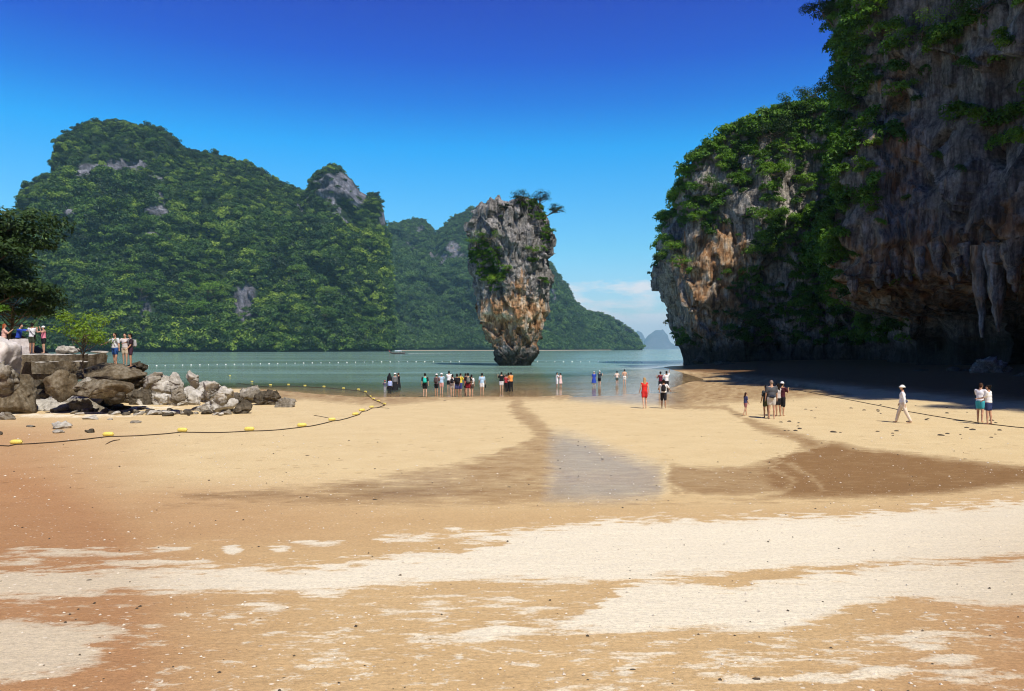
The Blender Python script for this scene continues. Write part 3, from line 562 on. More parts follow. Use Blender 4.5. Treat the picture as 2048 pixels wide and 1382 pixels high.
damp_shade = smooth(-P[..., 2] + f5 * 1.5, -6.5, -2.5) * .9 + (1 - wall) * .5 + nr * np.clip(.34 + .9 * fbm(P * np.array([1, 1, .3]) / 4, 3, 431), 0, .85) * (1 - .95 * el(1795, 260, 70, 210)) * (1 - .8 * el(1860, 540, 130, 60))  # tidal band raised to paint cave shade; shaded near face darkened, sunlit strip spared
obj('cliff', grid_mesh('cliff', P, dict(stain_and_sun=np.clip(stain_and_sun, 0, 1), damp_shade=np.clip(damp_shade, 0, 1)), M['cliff']), kind='structure', label='towering limestone cliff closing the beach')
# ------------------------------------------------------------------ plants on the rocks
cc = [crown_mesh('cliff_bush', 420, .13, 200 + k, (1, 1, .8), 10, M['leaf'], .42) for k in range(5)]
bx, by = proj(CLIFF); near2 = np.repeat(nearw, nw + ncap, 0)
A = np.zeros(bx.shape); A[:-1, :-1] = np.linalg.norm(np.cross(CLIFF[1:, :-1] - CLIFF[:-1, :-1], CLIFF[:-1, 1:] - CLIFF[:-1, :-1]), axis=-1)
def ell(x, y, rx, ry, s=1.0): return s * np.exp(-(((bx - x) / rx) ** 2 + ((by - y) / ry) ** 2) * .9)
dens = np.zeros(bx.shape)
for e in [(1350, 500, 32, 40), (1405, 400, 50, 55), (1390, 440, 30, 24, .8), (1460, 320, 60, 50), (1350, 430, 25, 30, .3), (1520, 330, 70, 80), (1570, 360, 80, 110), (1550, 470, 55, 90), (1560, 570, 60, 90), (1480, 645, 40, 35), (1385, 690, 35, 25, .9), (1540, 650, 90, 90, .8), (1500, 450, 40, 40, .5)]:
    dens = np.maximum(dens, ell(*e) * (1 - near2) * (1 - .35 * (bx < 1500)))
dens = np.maximum(dens, (1 - near2) * smooth(bx, 1545, 1590)); dens = np.maximum(dens, 1.0 * near2 * (1 - smooth(bx, 1690 + 60 * smooth(-by, -450, -380), 1720 + 60 * smooth(-by, -450, -380))))
for e in [(1680, 90, 60, 150), (1690, 300, 60, 130), (1660, 500, 55, 160, .8), (1740, 60, 35, 80, .6), (1830, 110, 60, 45, .9), (1910, 90, 60, 60, .9), (1960, 40, 50, 60, .7), (1800, 190, 25, 30, .4), (2010, 240, 40, 60, .5), (1650, 640, 60, 70, .7)]:
    dens = np.maximum(dens, ell(*e) * near2)
dens *= (np.clip(.5 + 1.6 * fbm(CLIFF / 5, 3, 501), .05, 1)) * (CLIFF[..., 2] > 4)
vis_ = (CLIFF[..., 1] > 60)
wgt = A * np.where(vis_, np.maximum(dens, .03 * (CLIFF[..., 2] > 20)), 0); capm = np.zeros(bx.shape); capm[nw - 14:] = 1
wgt = np.where(capm > 0, A * np.where(vis_, .8, .18) * (1 - smooth(np.arange(nw + ncap)[:, None], nw + 14, nw + 26) * .85), wgt)
r = np.random.default_rng(5); n = 5800; k = r.choice(wgt.size, n, p=(wgt / wgt.sum()).ravel()); i, j = np.unravel_index(k, wgt.shape)
q = CLIFF[i, j] + Nn[i, j] * .5; s = .7 + 1.5 * r.random(n) ** 1.6; s *= np.where(capm[i, j] > 0, 1.35, 1.0)
lowlit = q[:, 2] < 3; s = np.where(lowlit, .5, s)
scatter('cliff_vegetation', q + np.array([0, 0, .2]), s, cc, 'bushes and creepers clinging all over the tall cliff')
bxs, bys = proj(STACK); w = (STACK[..., 1] < DK + 3) * (STACK[..., 2] > 9)
def ell2(x, y, rx, ry, s=1.0): return s * np.exp(-(((bxs - x) / rx) ** 2 + ((bys - y) / ry) ** 2) * 1.2)
ds_ = np.zeros(bxs.shape)
for e in [(972, 508, 34, 28), (985, 548, 30, 22), (965, 470, 18, 10, .4), (1075, 425, 20, 20, .8), (1090, 470, 10, 40, .7), (1062, 520, 20, 12, .5), (1000, 430, 12, 14, .35), (990, 575, 20, 12, .5), (1088, 560, 10, 16, .5), (1060, 410, 30, 10, .8)]: ds_ = np.maximum(ds_, ell2(*e))
wgt = w * np.where(ds_ > .3, ds_, 0); n = 850; k = r.choice(wgt.size, n, p=(wgt / wgt.sum()).ravel()); i, j = np.unravel_index(k, wgt.shape)
scatter('stack_vegetation', STACK[i, j], .25 + .5 * r.random(n), cc, 'low scrub growing in the clefts of the lone rock')

def tube_pts(pts, rad, sides=7):
    pts = [np.array(p, float) for p in pts]; V = []; F = []
    for k, p in enumerate(pts):
        a = pts[max(k - 1, 0)]; b = pts[min(k + 1, len(pts) - 1)]; t = (b - a) / (np.linalg.norm(b - a) + 1e-9)
        u = np.cross(t, [.3, .2, 1.0] if abs(t[2]) < .9 else [1, .2, 0]); u /= np.linalg.norm(u); w_ = np.cross(t, u)
        for s_ in range(sides):
            an = 2 * math.pi * s_ / sides; V.append(p + rad[k] * (u * math.cos(an) + w_ * math.sin(an)))
    for k in range(len(pts) - 1):
        for s_ in range(sides):
            a = k * sides + s_; b = k * sides + (s_ + 1) % sides; F.append((a, b, b + sides, a + sides))
    return np.array(V), np.array(F)
def joinVF(parts):
    V = []; F = []; o = 0
    for v, f in parts: V.append(v); F.append(np.asarray(f) + o); o += len(v)
    return np.concatenate(V), np.concatenate(F)
def plant(name, loc, h, spread, label, cat, leafmat, seed, nleaf=900, leaf=.12, flat=.7, trunk=.06, hang=(0, 0), group=None, nl=9, layered=0, barkname='bark'):
    """trunk with limbs (part trunk) and a crown of separate leaves (part crown)"""
    r = np.random.default_rng(seed); root = obj(name, None, loc=loc, label=label, cat=cat, group=group)
    parts = []; cs = []; rs = []
    top = np.array([hang[0] * h, hang[1] * h, h * .62]); pts = [np.zeros(3)]
    for k in range(1, 5): pts.append(top * k / 4 + r.normal(size=3) * h * .03)
    parts.append(tube_pts(pts, [trunk * (1.1 - .17 * k) for k in range(5)]))
    for k in range(nl):
        an = k * 2.4 + r.random(); t0 = .35 + .65 * (k + 1) / nl; st0 = np.array(pts[0]) * (1 - t0) + top * t0
        lvl = (k % max(layered, 1)) / max(layered, 1) if layered else r.random()
        en = np.array([hang[0] * h, hang[1] * h, 0]) + np.array([math.cos(an) * spread * (.35 + .5 * r.random()), math.sin(an) * spread * (.35 + .5 * r.random()), h * (.45 + .5 * lvl)])
        mid = (st0 + en) / 2 + r.normal(size=3) * h * .05 + [0, 0, -h * .03]
        parts.append(tube_pts([st0, mid, en], [trunk * .5, trunk * .32, trunk * .12], 5)); cs += [en, en * .85 + top * .15]; rs += [spread * (.30 + .2 * r.random()), spread * .22]
    V, F = joinVF(parts); obj('trunk', mesh_np('trunk', V, F, mat=M[barkname]), root)
    V, F = leaf_cloud(nleaf, cs, rs, leaf, r, .8, flat); obj('crown', mesh_np('crown', V, F, mat=leafmat, smooth_=False), root)
    return root
def surf(P, x, y, rad=5):
    a, b = proj(P); d = np.hypot(a - x, b - y); m_ = d < max(rad, d.min() + 1); return Vector(P[m_][np.argmin(P[m_][:, 1])])
on_stack = [  # px, py, height, spread, material, seed, lean, label
 (1043, 412, 2.4, 1.5, 'leaf_dark', 1, (.1, 0), 'dark small tree topping the crest of the lone rock'),
 (1070, 415, 2.4, 1.7, 'leaf_dark', 2, (.25, 0), 'airy tree beside the topmost one on the lone rock'),
 (1086, 432, 2.0, 1.3, 'leaf_dark', 3, (1.0, 0), 'thin branch of leaves reaching out over the water from the rock top'),
 (984, 492, 1.8, 2.4, 'leaf_bright', 4, (0, -.3), 'bright green bush above the dark hollow in the lone rock'),
 (955, 500, 1.5, 1.6, 'leaf', 5, (-.3, -.2), 'green bush on the seaward edge of the hollow in the lone rock'),
 (1066, 512, 1.3, 1.4, 'leaf_bright', 6, (0, -.2), 'yellowish bush on the pale face of the lone rock'),
 (990, 566, 1.2, 1.7, 'leaf_bright', 7, (0, -.3), 'fresh green shrub below the dark hollow in the lone rock'),
 (1008, 545, 1.0, .8, 'leaf_bright', 8, (.2, -.2), 'small lime green tuft at the lower lip of the hollow'),
 (1090, 470, 1.4, 1.2, 'leaf', 9, (.3, -.1), 'bush hugging the upper flank of the lone rock under its trees'),
 (1086, 565, .9, .8, 'leaf', 10, (.4, -.2), 'little bush low on the sunny flank of the lone rock'),
 (1003, 425, 1.2, .9, 'leaf_dark', 11, (0, 0), 'olive bush wedged between the spires of the lone rock')]
for x, y, h, sp, mt, sd, hg, lb in on_stack:
    h *= 1.35; sp *= 1.3
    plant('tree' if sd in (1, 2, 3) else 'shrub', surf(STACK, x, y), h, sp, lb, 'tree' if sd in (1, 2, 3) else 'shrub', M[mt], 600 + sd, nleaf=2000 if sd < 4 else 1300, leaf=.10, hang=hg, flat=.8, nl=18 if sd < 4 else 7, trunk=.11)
on_cliff = [
 (1366, 535, 1.8, 2.6, 'leaf_bright', 21, (0, -.3), 'lime green shrub low on the outer corner of the cliff'),
 (1343, 508, 2.4, 2.6, 'leaf', 22, (-.2, -.2), 'rounded dark shrub above the lime green one on the cliff corner'),
 (1326, 528, 1.6, 1.4, 'leaf_dark', 23, (-1.1, 0), 'thin sprig hanging out over the water from the cliff corner'),
 (1412, 400, 4.2, 4.2, 'leaf', 24, (0, -.2), 'broad green tree high on the outer cliff head'),
 (1395, 455, 3.2, 3.6, 'leaf', 25, (0, -.3), 'green shrub just under the broad tree on the outer cliff head'),
 (1478, 372, 3.2, 3.0, 'leaf', 26, (0, -.2), 'small tree in the cleft near the top of the outer cliff head'),
 (1540, 300, 6.5, 5.0, 'leaf_dark', 27, (0, -.1), 'tall dark tree on the skyline of the outer cliff head'),
 (1590, 250, 6.0, 4.4, 'leaf', 28, (0, -.1), 'sunlit tree on the skyline where the two cliffs meet'),
 (1556, 375, 4.5, 4.0, 'leaf_bright', 29, (0, -.3), 'bright sunlit tree on the slope between the two cliffs'),
 (1545, 470, 4.8, 4.0, 'leaf_bright', 30, (-.1, -.3), 'sunlit tree halfway down the slope between the cliffs'),
 (1530, 530, 4.2, 3.6, 'leaf_bright', 31, (-.1, -.3), 'lower sunlit tree beside the bare orange rock face'),
 (1470, 595, 2.2, 2.0, 'leaf', 32, (0, -.3), 'small shrub at the foot of the orange rock face'),
 (1478, 655, 3.4, 4.0, 'leaf', 33, (0, -.3), 'wide leafy shrub near the waterline of the outer cliff'),
 (1395, 690, 2.4, 2.6, 'leaf', 34, (0, -.3), 'olive shrub at the water edge of the outer cliff'),
 (1452, 560, 1.2, 1.2, 'leaf_bright', 35, (0, -.3), 'small yellow green tuft on the bare grey rock face'),
 (1748, 292, 1.0, 1.2, 'leaf_bright', 36, (-.4, -.3), 'tiny yellow green sprig on the edge of the tall cliff'),
 (1842, 95, 2.6, 3.6, 'leaf', 37, (-.3, -.4), 'leafy branchy shrub jutting from the tall cliff face near its top'),
 (1905, 115, 2.6, 3.2, 'leaf', 38, (-.3, -.4), 'shrub next to the jutting one on the tall cliff face'),
 (1700, 210, 3.6, 3.2, 'leaf', 39, (-.3, -.3), 'pale green tree lit against the dark flank of the tall cliff'),
 (1650, 60, 4.0, 3.6, 'leaf_dark', 40, (-.5, 0), 'dark tree leaning out from the top edge of the tall cliff'),
 (1655, 185, 3.8, 3.4, 'leaf_dark', 41, (-.6, 0), 'dark tree leaning out over the lower cliff head'),
 (1962, 40, 2.4, 3.0, 'leaf', 42, (-.2, -.4), 'highest leafy shrub on the tall cliff face')]
for x, y, h, sp, mt, sd, hg, lb in on_cliff:
    big = h > 3
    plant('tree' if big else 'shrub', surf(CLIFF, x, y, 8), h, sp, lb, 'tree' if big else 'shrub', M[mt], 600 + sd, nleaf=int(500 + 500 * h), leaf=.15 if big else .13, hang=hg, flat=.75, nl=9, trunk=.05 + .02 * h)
for x, y, h, sp, sd, lb in [(420, 610, 26, 17, 51, 'bright yellow green tree low on the hill above the shore'), (285, 605, 24, 19, 52, 'olive green broad tree low on the hill beside the grey rock'), (395, 640, 20, 14, 53, 'light green tree just below the bright one on the hill'),
                            (590, 560, 18, 13, 54, 'light green tree in the middle of the wooded slope'), (655, 600, 18, 14, 55, 'fresh green tree on the lower slope towards the point'), (480, 500, 17, 13, 56, 'sunlit green tree halfway up the wooded slope'), (650, 650, 18, 14, 57, 'yellowish tree near the shore at the point of the hill'),
                            (385, 570, 16, 12, 58, 'pale green tree above the bright one on the hill'), (250, 560, 18, 15, 59, 'dark olive tree above the grey rock of the lower hill')]:
    p = surf(H1, x, y, 5); plant('tree', p, h, sp, lb, 'tree', M['leaf_bright'] if sd in (51, 53) else M['leaf_hillside'], 700 + sd, nleaf=2600, leaf=.75, flat=.6, trunk=.5, nl=12, layered=3)
# tall cliff: stalactites under the overhang, each one a part
def stalactite(top, ln, r0, seed):
    r = np.random.default_rng(seed); n = 14; pts = []; rad = []
    for k in range(n):
        t = k / (n - 1); pts.append(np.array([r.normal() * .06 + t * .3, r.normal() * .06, -ln * t])); rad.append(r0 * (1.05 - t) ** .7 * (.8 + .4 * r.random()) + .02)
    V, F = tube_pts(pts, rad, 12); V += pnoise(V * 1.7 + seed, seed)[:, None] * .25 * r0
    me = mesh_np('stalactite', V, F, dict(stain_and_sun=np.clip(.45 + .4 * pnoise(V * .6 + seed, 3), 0, 1), damp_shade=0 * V[:, 0]), M['cliff']); return me
cl_root = [o for o in col.objects if o.name == 'cliff'][0]
for k, (x, y, ln, r0) in enumerate([(1712, 560, 3.0, .8), (1762, 530, 3.6, 1.0), (1800, 520, 3.6, .8), (1842, 520, 3.4, .7), (1880, 500, 4.2, .9), (1925, 540, 2.6, .6), (1963, 515, 9.5, .85), (1998, 500, 9.0, 1.2), (2030, 505, 5, 1.1), (1738, 580, 1.6, .5), (1820, 560, 1.5, .5), (1905, 565, 1.6, .5), (1780, 560, 1.8, .45), (1945, 500, 3.5, .6)]):
    p = surf(CLIFF, x, y - 8, 7); o = obj('stalactite', stalactite(p, ln, r0, 900 + k), cl_root); o.location = p + Vector((-.3, .3, .6))

# shady tree, its rock wall, low wall and platform at the far side of the boulders
def rockmass(name, ctr, size, seed, mat, stain_and_sun=.2, sub=(90, 60), fs=2.2, amp=.35, label=None, cat=None, kind=None, flatbase=True, fz=.6):
    th = np.linspace(0, 2 * np.pi, sub[0], endpoint=False); ph = np.linspace(-.5, 1, sub[1]) * np.pi / 2
    P = np.stack([np.cos(ph)[:, None] * np.cos(th)[None], np.cos(ph)[:, None] * np.sin(th)[None], np.sin(ph)[:, None] + 0 * th[None]], -1)
    P = np.sign(P) * np.abs(P) ** .75 * np.array(size) * .5
    n = P / (np.linalg.norm(P, axis=-1, keepdims=True) + 1e-9); Q = P + np.array(ctr)
    m0 = min(size); P = P + n * ((facet(warp(Q, .5, fs, seed) * np.array([1, 1, fz]) / fs, seed) * amp + fbm(Q / fs * 1.5, 4, seed + 1) * amp * .6) * m0)[..., None]
    st0 = np.clip(stain_and_sun + .3 * fbm(Q / 1.5, 3, seed + 5), 0, 1)
    return obj(name, grid_mesh(name, P, dict(stain_and_sun=st0, damp_shade=0 * st0), mat, wrap=True), loc=ctr, label=label, cat=cat, kind=kind)
M['boulder'] = mat_rock('shore_rock', ((.09, .075, .055), (.23, .20, .155), (.44, .41, .36)), streak=.35, sc_=2.6, bumpd=.06, fine=2.0)
M['boulder_pale'] = mat_rock('pale_shore_rock', ((.20, .175, .145), (.42, .39, .34), (.62, .59, .54)), streak=.3, sc_=2.6, bumpd=.06, fine=2.0)
M['boulder_white'] = mat_rock('whitish_shore_rock', ((.46, .40, .37), (.60, .55, .52), (.72, .68, .66)), streak=.15, sc_=2.2, bumpd=.05, fine=2.0)
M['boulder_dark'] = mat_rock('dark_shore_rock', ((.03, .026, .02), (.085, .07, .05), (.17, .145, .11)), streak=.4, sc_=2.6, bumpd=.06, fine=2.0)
M['boulder_brown'] = mat_rock('brown_shore_rock', ((.055, .042, .026), (.13, .10, .062), (.27, .235, .175)), streak=.35, sc_=2.6, bumpd=.06, fine=2.0)
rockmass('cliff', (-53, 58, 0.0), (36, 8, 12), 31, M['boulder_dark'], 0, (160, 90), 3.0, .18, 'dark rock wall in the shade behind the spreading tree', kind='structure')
plant('tree', (-38.6, 50, 2.6), 10.6, 7.4, 'large spreading tree with layered dark foliage over the rock platform', 'tree', M['leaf_dark'], 71, nleaf=52000, leaf=.17, flat=.30, trunk=.38, nl=38, layered=7)
plant('tree', (-36.2, 47, 2.7), 7.2, 3.6, 'lower leafy bough of the shade tree behind the low wall', 'tree', M['leaf'], 72, nleaf=6000, leaf=.13, flat=.40, trunk=.12, nl=16, layered=4)
plant('shrub', (-35.8, 53.6, 3.4), 5.4, 3.4, 'added dense dark bush standing in for the black recess behind the people at the viewpoint', 'shrub', M['leaf_dark'], 75, nleaf=12000, leaf=.13, flat=.7, trunk=.1, nl=26, layered=4)  # added bush; its dark leaves stand in for the black recess there
plant('shrub', (-39.5, 54, 5.2), 4.0, 4.6, 'added dark bush hanging over the shaded rock wall behind the viewpoint', 'shrub', M['leaf_dark'], 74, nleaf=9000, leaf=.15, flat=.5, trunk=.1, nl=18, layered=3)  # added to hide the rock wall's sunlit top under dark leaves
sap = plant('tree', at(166, 748, 37.2), 3.05, 1.45, 'slender sapling with bright green leaves growing out of the boulders', 'tree', M['leaf_bright'], 73, nleaf=2300, leaf=.07, flat=.8, trunk=.045, nl=20)
# ------------------------------------------------------------------ boulders and stones
def boulder(x0, y0, x1, y1, D, depth, seed, mat, label, tilt=0.0, rz=0.0, fs=.5, amp=.17, res=(80, 58), cat='boulder', name='boulder', group=None, flat=.7, parent=None, sharp=.52):
    """x0..y1: how wide and high the rock stands in metres is taken from its measured extent at distance D"""
    if name == 'boulder' and y1 > 798: D = G((x0 + x1) / 2, y1 - 2).y + depth * .38
    w = (x1 - x0) / FPX * D; h = (y1 - y0) / FPX * D; c = at((x0 + x1) / 2, (y0 + y1) / 2, D)
    ex = .30 * h if name != 'stone' else .15 * h; h += ex; c.z -= ex / 2
    if name == 'rubble_stone' or (name == 'boulder' and 780 < y0 and y1 < 830): c.z = min(c.z, float(gz(c.x, c.y)) + h * .28)
    th = np.linspace(0, 2 * np.pi, res[0], endpoint=False); ph = np.linspace(-1, 1, res[1]) * np.pi / 2
    U = np.stack([np.cos(ph)[:, None] * np.cos(th)[None], np.cos(ph)[:, None] * np.sin(th)[None], np.sin(ph)[:, None] + 0 * th[None]], -1)
    r_ = np.random.default_rng(seed); K = 10; nrm = r_.normal(size=(K, 3)); nrm /= np.linalg.norm(nrm, axis=1, keepdims=True); hh_ = sharp + (1 - sharp) * r_.random(K)
    sup = (U @ nrm.T) / hh_; rad = 1 / (np.clip(sup, 1e-3, None) ** 14).sum(-1) ** (1 / 14.); rad = np.minimum(rad, 1.25)
    P = U * rad[..., None]; P /= np.abs(P).reshape(-1, 3).max(0)
    P = P * np.array([w, depth, h]) * .5
    if tilt:
        ca, sa = math.cos(R(tilt)), math.sin(R(tilt)); P = np.stack([P[..., 0] * ca - P[..., 2] * sa, P[..., 1], P[..., 0] * sa + P[..., 2] * ca], -1)
    s_ = min(w, h, depth); Q = P + np.array([seed * 3.7, 0, 0]); n = P / (np.linalg.norm(P, axis=-1, keepdims=True) + 1e-9)
    d = facet(warp(Q, .12, .5, seed) * np.array([1, 1, 1 / flat]) / fs, seed) * amp + fbm(Q / .5, 5, seed + 1, .6) * amp * .9 + (ridged(Q * np.array([1, 1, 2.2]) / .55, 3, seed + 2) - .5) * amp * .6
    d = d + (ridged(Q * np.array([1, 1, 1.6]) / .2, 2, seed + 8) - .5) * .05 * min(1, s_)
    P = P + n * (d * min(1.0, s_ * 1.1))[..., None]
    v = .12 + .2 * fbm(Q / .8, 2, seed + 4)
    me = grid_mesh(name, P, dict(stain_and_sun=np.clip(v, 0, 1), damp_shade=np.clip(.55 * smooth(-P[..., 2], .1 * h, .48 * h), 0, 1)), mat, wrap=True)
    o = obj(name, me, parent, loc=c, label=label, cat=cat, group=group); o.rotation_euler = (0, 0, R(rz)); return o
BD, BP, BW, BB, BN = M['boulder_dark'], M['boulder_pale'], M['boulder_white'], M['boulder'], M['boulder_brown']
for a in [
 (-50, 640, 46, 782, 37.4, 3.0, 1, BW, 'tall whitish leaning boulder below the person in blue', 8, 0, .9, .12),
 (-40, 718, 24, 780, 35.7, 2.0, 2, BB, 'pinkish brown layered boulder under the whitish one'),
 (-60, 748, 80, 832, 35.3, 2.6, 3, BN, 'big brown wedge boulder with a black shaded side at the beach edge', 24, 0, 1.2, .12),
 (93, 742, 152, 790, 36.3, 1.5, 4, BN, 'squarish olive brown boulder under the stone steps', 0, 0, .9, .10),
 (142, 728, 292, 768, 38.4, 3.2, 5, BN, 'broad flat brown slab that three people stand on', -3, 0, 1.0, .09),
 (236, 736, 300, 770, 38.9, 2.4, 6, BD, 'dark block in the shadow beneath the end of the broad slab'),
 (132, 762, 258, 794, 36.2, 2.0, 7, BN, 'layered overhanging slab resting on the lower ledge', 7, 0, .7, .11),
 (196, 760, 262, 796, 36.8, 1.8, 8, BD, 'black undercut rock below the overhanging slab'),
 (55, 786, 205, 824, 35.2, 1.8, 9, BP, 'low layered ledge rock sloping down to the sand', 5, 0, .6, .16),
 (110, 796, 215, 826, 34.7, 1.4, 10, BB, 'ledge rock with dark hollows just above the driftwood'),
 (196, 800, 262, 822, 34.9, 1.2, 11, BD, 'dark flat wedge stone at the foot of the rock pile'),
 (50, 782, 82, 812, 35.0, .9, 12, BD, 'reddish dark rubble stone beside the big brown wedge'),
 (226, 774, 270, 800, 36.1, 1.0, 13, BP, 'pale broken stone between the ledge and the leaning dark slab'),
 (262, 764, 306, 812, 35.9, .8, 14, BD, 'dark slab leaning steeply on the rock pile', -42, 0, .5, .12),
 (282, 748, 330, 772, 37.4, 1.0, 15, BB, 'tilted brown slab pointing up with a shaded hollow under it', 32, 0, .5, .12),
 (304, 750, 358, 782, 37.8, 1.6, 16, BP, 'large pale rock behind the tilted brown slab', -28, 0, .6, .12),
 (312, 772, 340, 800, 36.2, .8, 17, BP, 'rounded pale rock in front of the large pale one'),
 (292, 784, 336, 804, 35.7, .8, 18, BP, 'flat pale stone slanting down to the sand', -22, 0, .5, .12),
 (346, 768, 432, 806, 36.8, 2.0, 19, BP, 'biggest pale jumbled rock in the middle of the pile', 24, 0, .6, .12),
 (405, 760, 442, 788, 37.3, 1.2, 20, BP, 'pointed pale block standing behind the jumbled rock', -35, 0, .5, .10),
 (426, 772, 474, 798, 37.0, 1.1, 21, BP, 'pale slab slanting behind the foreground rock', 18, 0, .5, .12),
 (466, 770, 528, 808, 37.0, 1.6, 22, BB, 'brown barnacled rock at the seaward end of the pile', -12, 0, .4, .18),
 (383, 794, 484, 826, 34.9, 1.8, 23, BP, 'large pale speckled rock nearest the yellow float line', 14, 0, .5, .13),
 (466, 802, 500, 830, 35.0, 1.0, 24, BD, 'dark rock tucked against the large speckled one'),
 (330, 782, 384, 814, 35.5, 1.4, 25, BP, 'low pale ridge rock leading to the speckled rock', 10, 0, .5, .16),
 (400, 810, 418, 826, 34.3, .5, 26, BB, 'small brown lump at the foot of the speckled rock'),
 (520, 782, 572, 812, 37.6, 1.4, 27, BD, 'low brown rock standing apart by the water'),
 (552, 792, 589, 817, 36.8, 1.1, 28, BB, 'rounded brown rock at the very end of the rock line'),
 (372, 744, 400, 770, 38.6, 1.0, 29, BP, 'pale stone behind the middle of the pile'),
 (262, 722, 294, 742, 39.6, 1.4, 30, BD, 'dark rock dropping to the sea past the broad slab'),
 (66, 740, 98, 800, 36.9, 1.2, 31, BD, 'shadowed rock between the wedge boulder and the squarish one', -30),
 (145, 758, 190, 780, 36.7, 1.0, 32, BB, 'brown stone at the root of the sapling'),
 (118, 690, 152, 708, 43.5, 1.4, 33, BP, 'pale rock on the platform behind the sapling'),
 (186, 700, 216, 706, 47.0, 1.2, 34, BP, 'flat pale rock at the sea edge behind the sapling'),
 (442, 790, 486, 812, 36.0, 1.0, 36, BD, 'dark stone in the gap behind the speckled rock'),
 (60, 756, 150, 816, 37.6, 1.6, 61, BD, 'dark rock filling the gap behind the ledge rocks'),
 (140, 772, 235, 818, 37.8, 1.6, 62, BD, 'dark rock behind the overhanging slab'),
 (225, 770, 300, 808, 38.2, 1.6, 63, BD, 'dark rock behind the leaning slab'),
 (290, 768, 372, 802, 38.4, 1.6, 64, BB, 'brown rock in the core of the pale rubble'),
 (395, 776, 470, 808, 38.2, 1.4, 65, BB, 'brown rock in the core behind the speckled rock'),
 (505, 786, 545, 812, 37.4, 1.0, 66, BD, 'small brown rock linking the barnacled and low rocks'),
 (296, 786, 352, 812, 36.4, 1.2, 71, BP, 'pale slab lying at a slant before the rounded pale rock', 20, 0, .5, .12),
 (338, 770, 372, 798, 36.9, 1.0, 72, BB, 'brown wedge between the large pale rock and the jumbled one', -30, 0, .5, .12),
 (412, 786, 446, 806, 36.6, 1.0, 73, BP, 'pale stub between the pointed block and the speckled rock', -18, 0, .5, .12),
 (360, 790, 402, 812, 35.9, 1.0, 74, BP, 'pale ledge at the back of the speckled rock', 15, 0, .5, .12),
 (246, 770, 292, 800, 36.6, 1.1, 75, BB, 'brown slab propped beside the leaning dark slab', 28, 0, .5, .12),
 (268, 790, 304, 812, 36.2, .9, 76, BP, 'small pale slab at the foot of the leaning dark slab', -20, 0, .5, .12),
 (446, 782, 480, 800, 37.4, .9, 77, BB, 'brown stone closing the gap before the barnacled rock', 10, 0, .5, .12),
 (60, 798, 120, 822, 35.4, 1.2, 78, BP, 'pale broken ledge end beside the big brown wedge', 12, 0, .5, .12),
 (150, 784, 215, 806, 35.9, 1.2, 79, BP, 'pale shelf under the lip of the overhanging slab', 6, 0, .5, .10),
 (205, 786, 262, 808, 35.8, 1.1, 80, BB, 'brown shelf stone at the right end of the ledge', -10, 0, .5, .12),
 (326, 748, 372, 776, 38.0, 1.2, 81, BP, 'pale sloping slab on the crest of the rubble', -32, 0, .5, .10),
]: boulder(*a[:9], **dict(zip(('tilt', 'rz', 'fs', 'amp'), a[9:])))
r = np.random.default_rng(3)
for k in range(34):                                               # rubble filling the gaps of the pile
    x = r.uniform(150, 470); y = 770 + (x > 300) * 14 + r.uniform(-8, 30); w = r.uniform(9, 26)
    boulder(x - w / 2, y - w * .2, x + w / 2, y + w * .2, min(G(x, y + w * .3).y, r.uniform(35.8, 37.6)), .6, 200 + k, [BB, BP, BD][k % 3], 'fist to knee sized rubble stone wedged among the shore boulders', tilt=r.uniform(-40, 40), res=(26, 18), cat='stone', name='rubble_stone', group='rubble stones between the shore boulders')
for k, (x, y, w, h, mt, lb) in enumerate([
 (14, 832, 38, 17, BB, 'rough dark stone on the sand closest to the big brown wedge'), (121, 851, 40, 15, BP, 'layered pale stone flat on the sand above the second float'), (119, 862, 24, 9, BP, 'thin pale stone just in front of the layered one'),
 (180, 862, 20, 9, BD, 'small dark stone on the sand beside the float line'), (272, 843, 26, 7, BB, 'flat brown stone alone on the sand'), (185, 834, 32, 11, BP, 'whitish coral stone on the sand near the driftwood'), (338, 825, 30, 10, BP, 'speckled low stone on the sand before the ridge rock'),
 (285, 815, 22, 8, BP, 'pale stone where the ledge meets the sand'), (378, 828, 7, 9, BD, 'tiny upright dark stone on the sand'), (62, 852, 18, 5, BB, 'thin brown stone on the sand near the beach edge'), (92, 816, 22, 8, BD, 'flat dark pebble beside the driftwood end'), (2, 866, 10, 9, BD, 'black stone at the edge of the float line'),
 (220, 838, 12, 4, BP, 'white shell sized stone between coral stone and brown stone')]):
    g = G(x, y + h * .4); boulder(x - w / 2, y - h / 2, x + w / 2, y + h / 2, g.y, w / FPX * g.y * .8, 300 + k, mt, lb, res=(40, 26), cat='stone', name='stone', fs=.2, amp=.2)
for k, (x, y, w, h, D, lb) in enumerate([(1700, 752, 60, 16, 88, 'dark rock at the cliff foot beneath the hanging bushes'), (1770, 762, 44, 14, 80, 'low dark rock before the mouth of the cave'), (1850, 752, 70, 20, 84, 'wide dark rock inside the cave mouth'), (1925, 748, 50, 20, 80, 'block of fallen rock under the long stalactites'),
    (1990, 735, 90, 36, 74, 'heap like grey boulder by the cave wall'), (2040, 760, 70, 26, 66, 'dark boulder where the cliff leaves the view'), (1560, 745, 40, 10, 104, 'flat rock in the wet sand by the outer cliff foot'), (1450, 728, 40, 12, 138, 'pale rock washed by the water at the outer cliff foot'), (1400, 722, 30, 12, 146, 'dark rock at the corner of the outer cliff')]):
    boulder(x - w / 2, y - h / 2, x + w / 2, y + h / 2, D, w / FPX * D * .7, 400 + k, BD if k != 4 else BB, lb, fs=1.2, amp=.4, res=(60, 40))
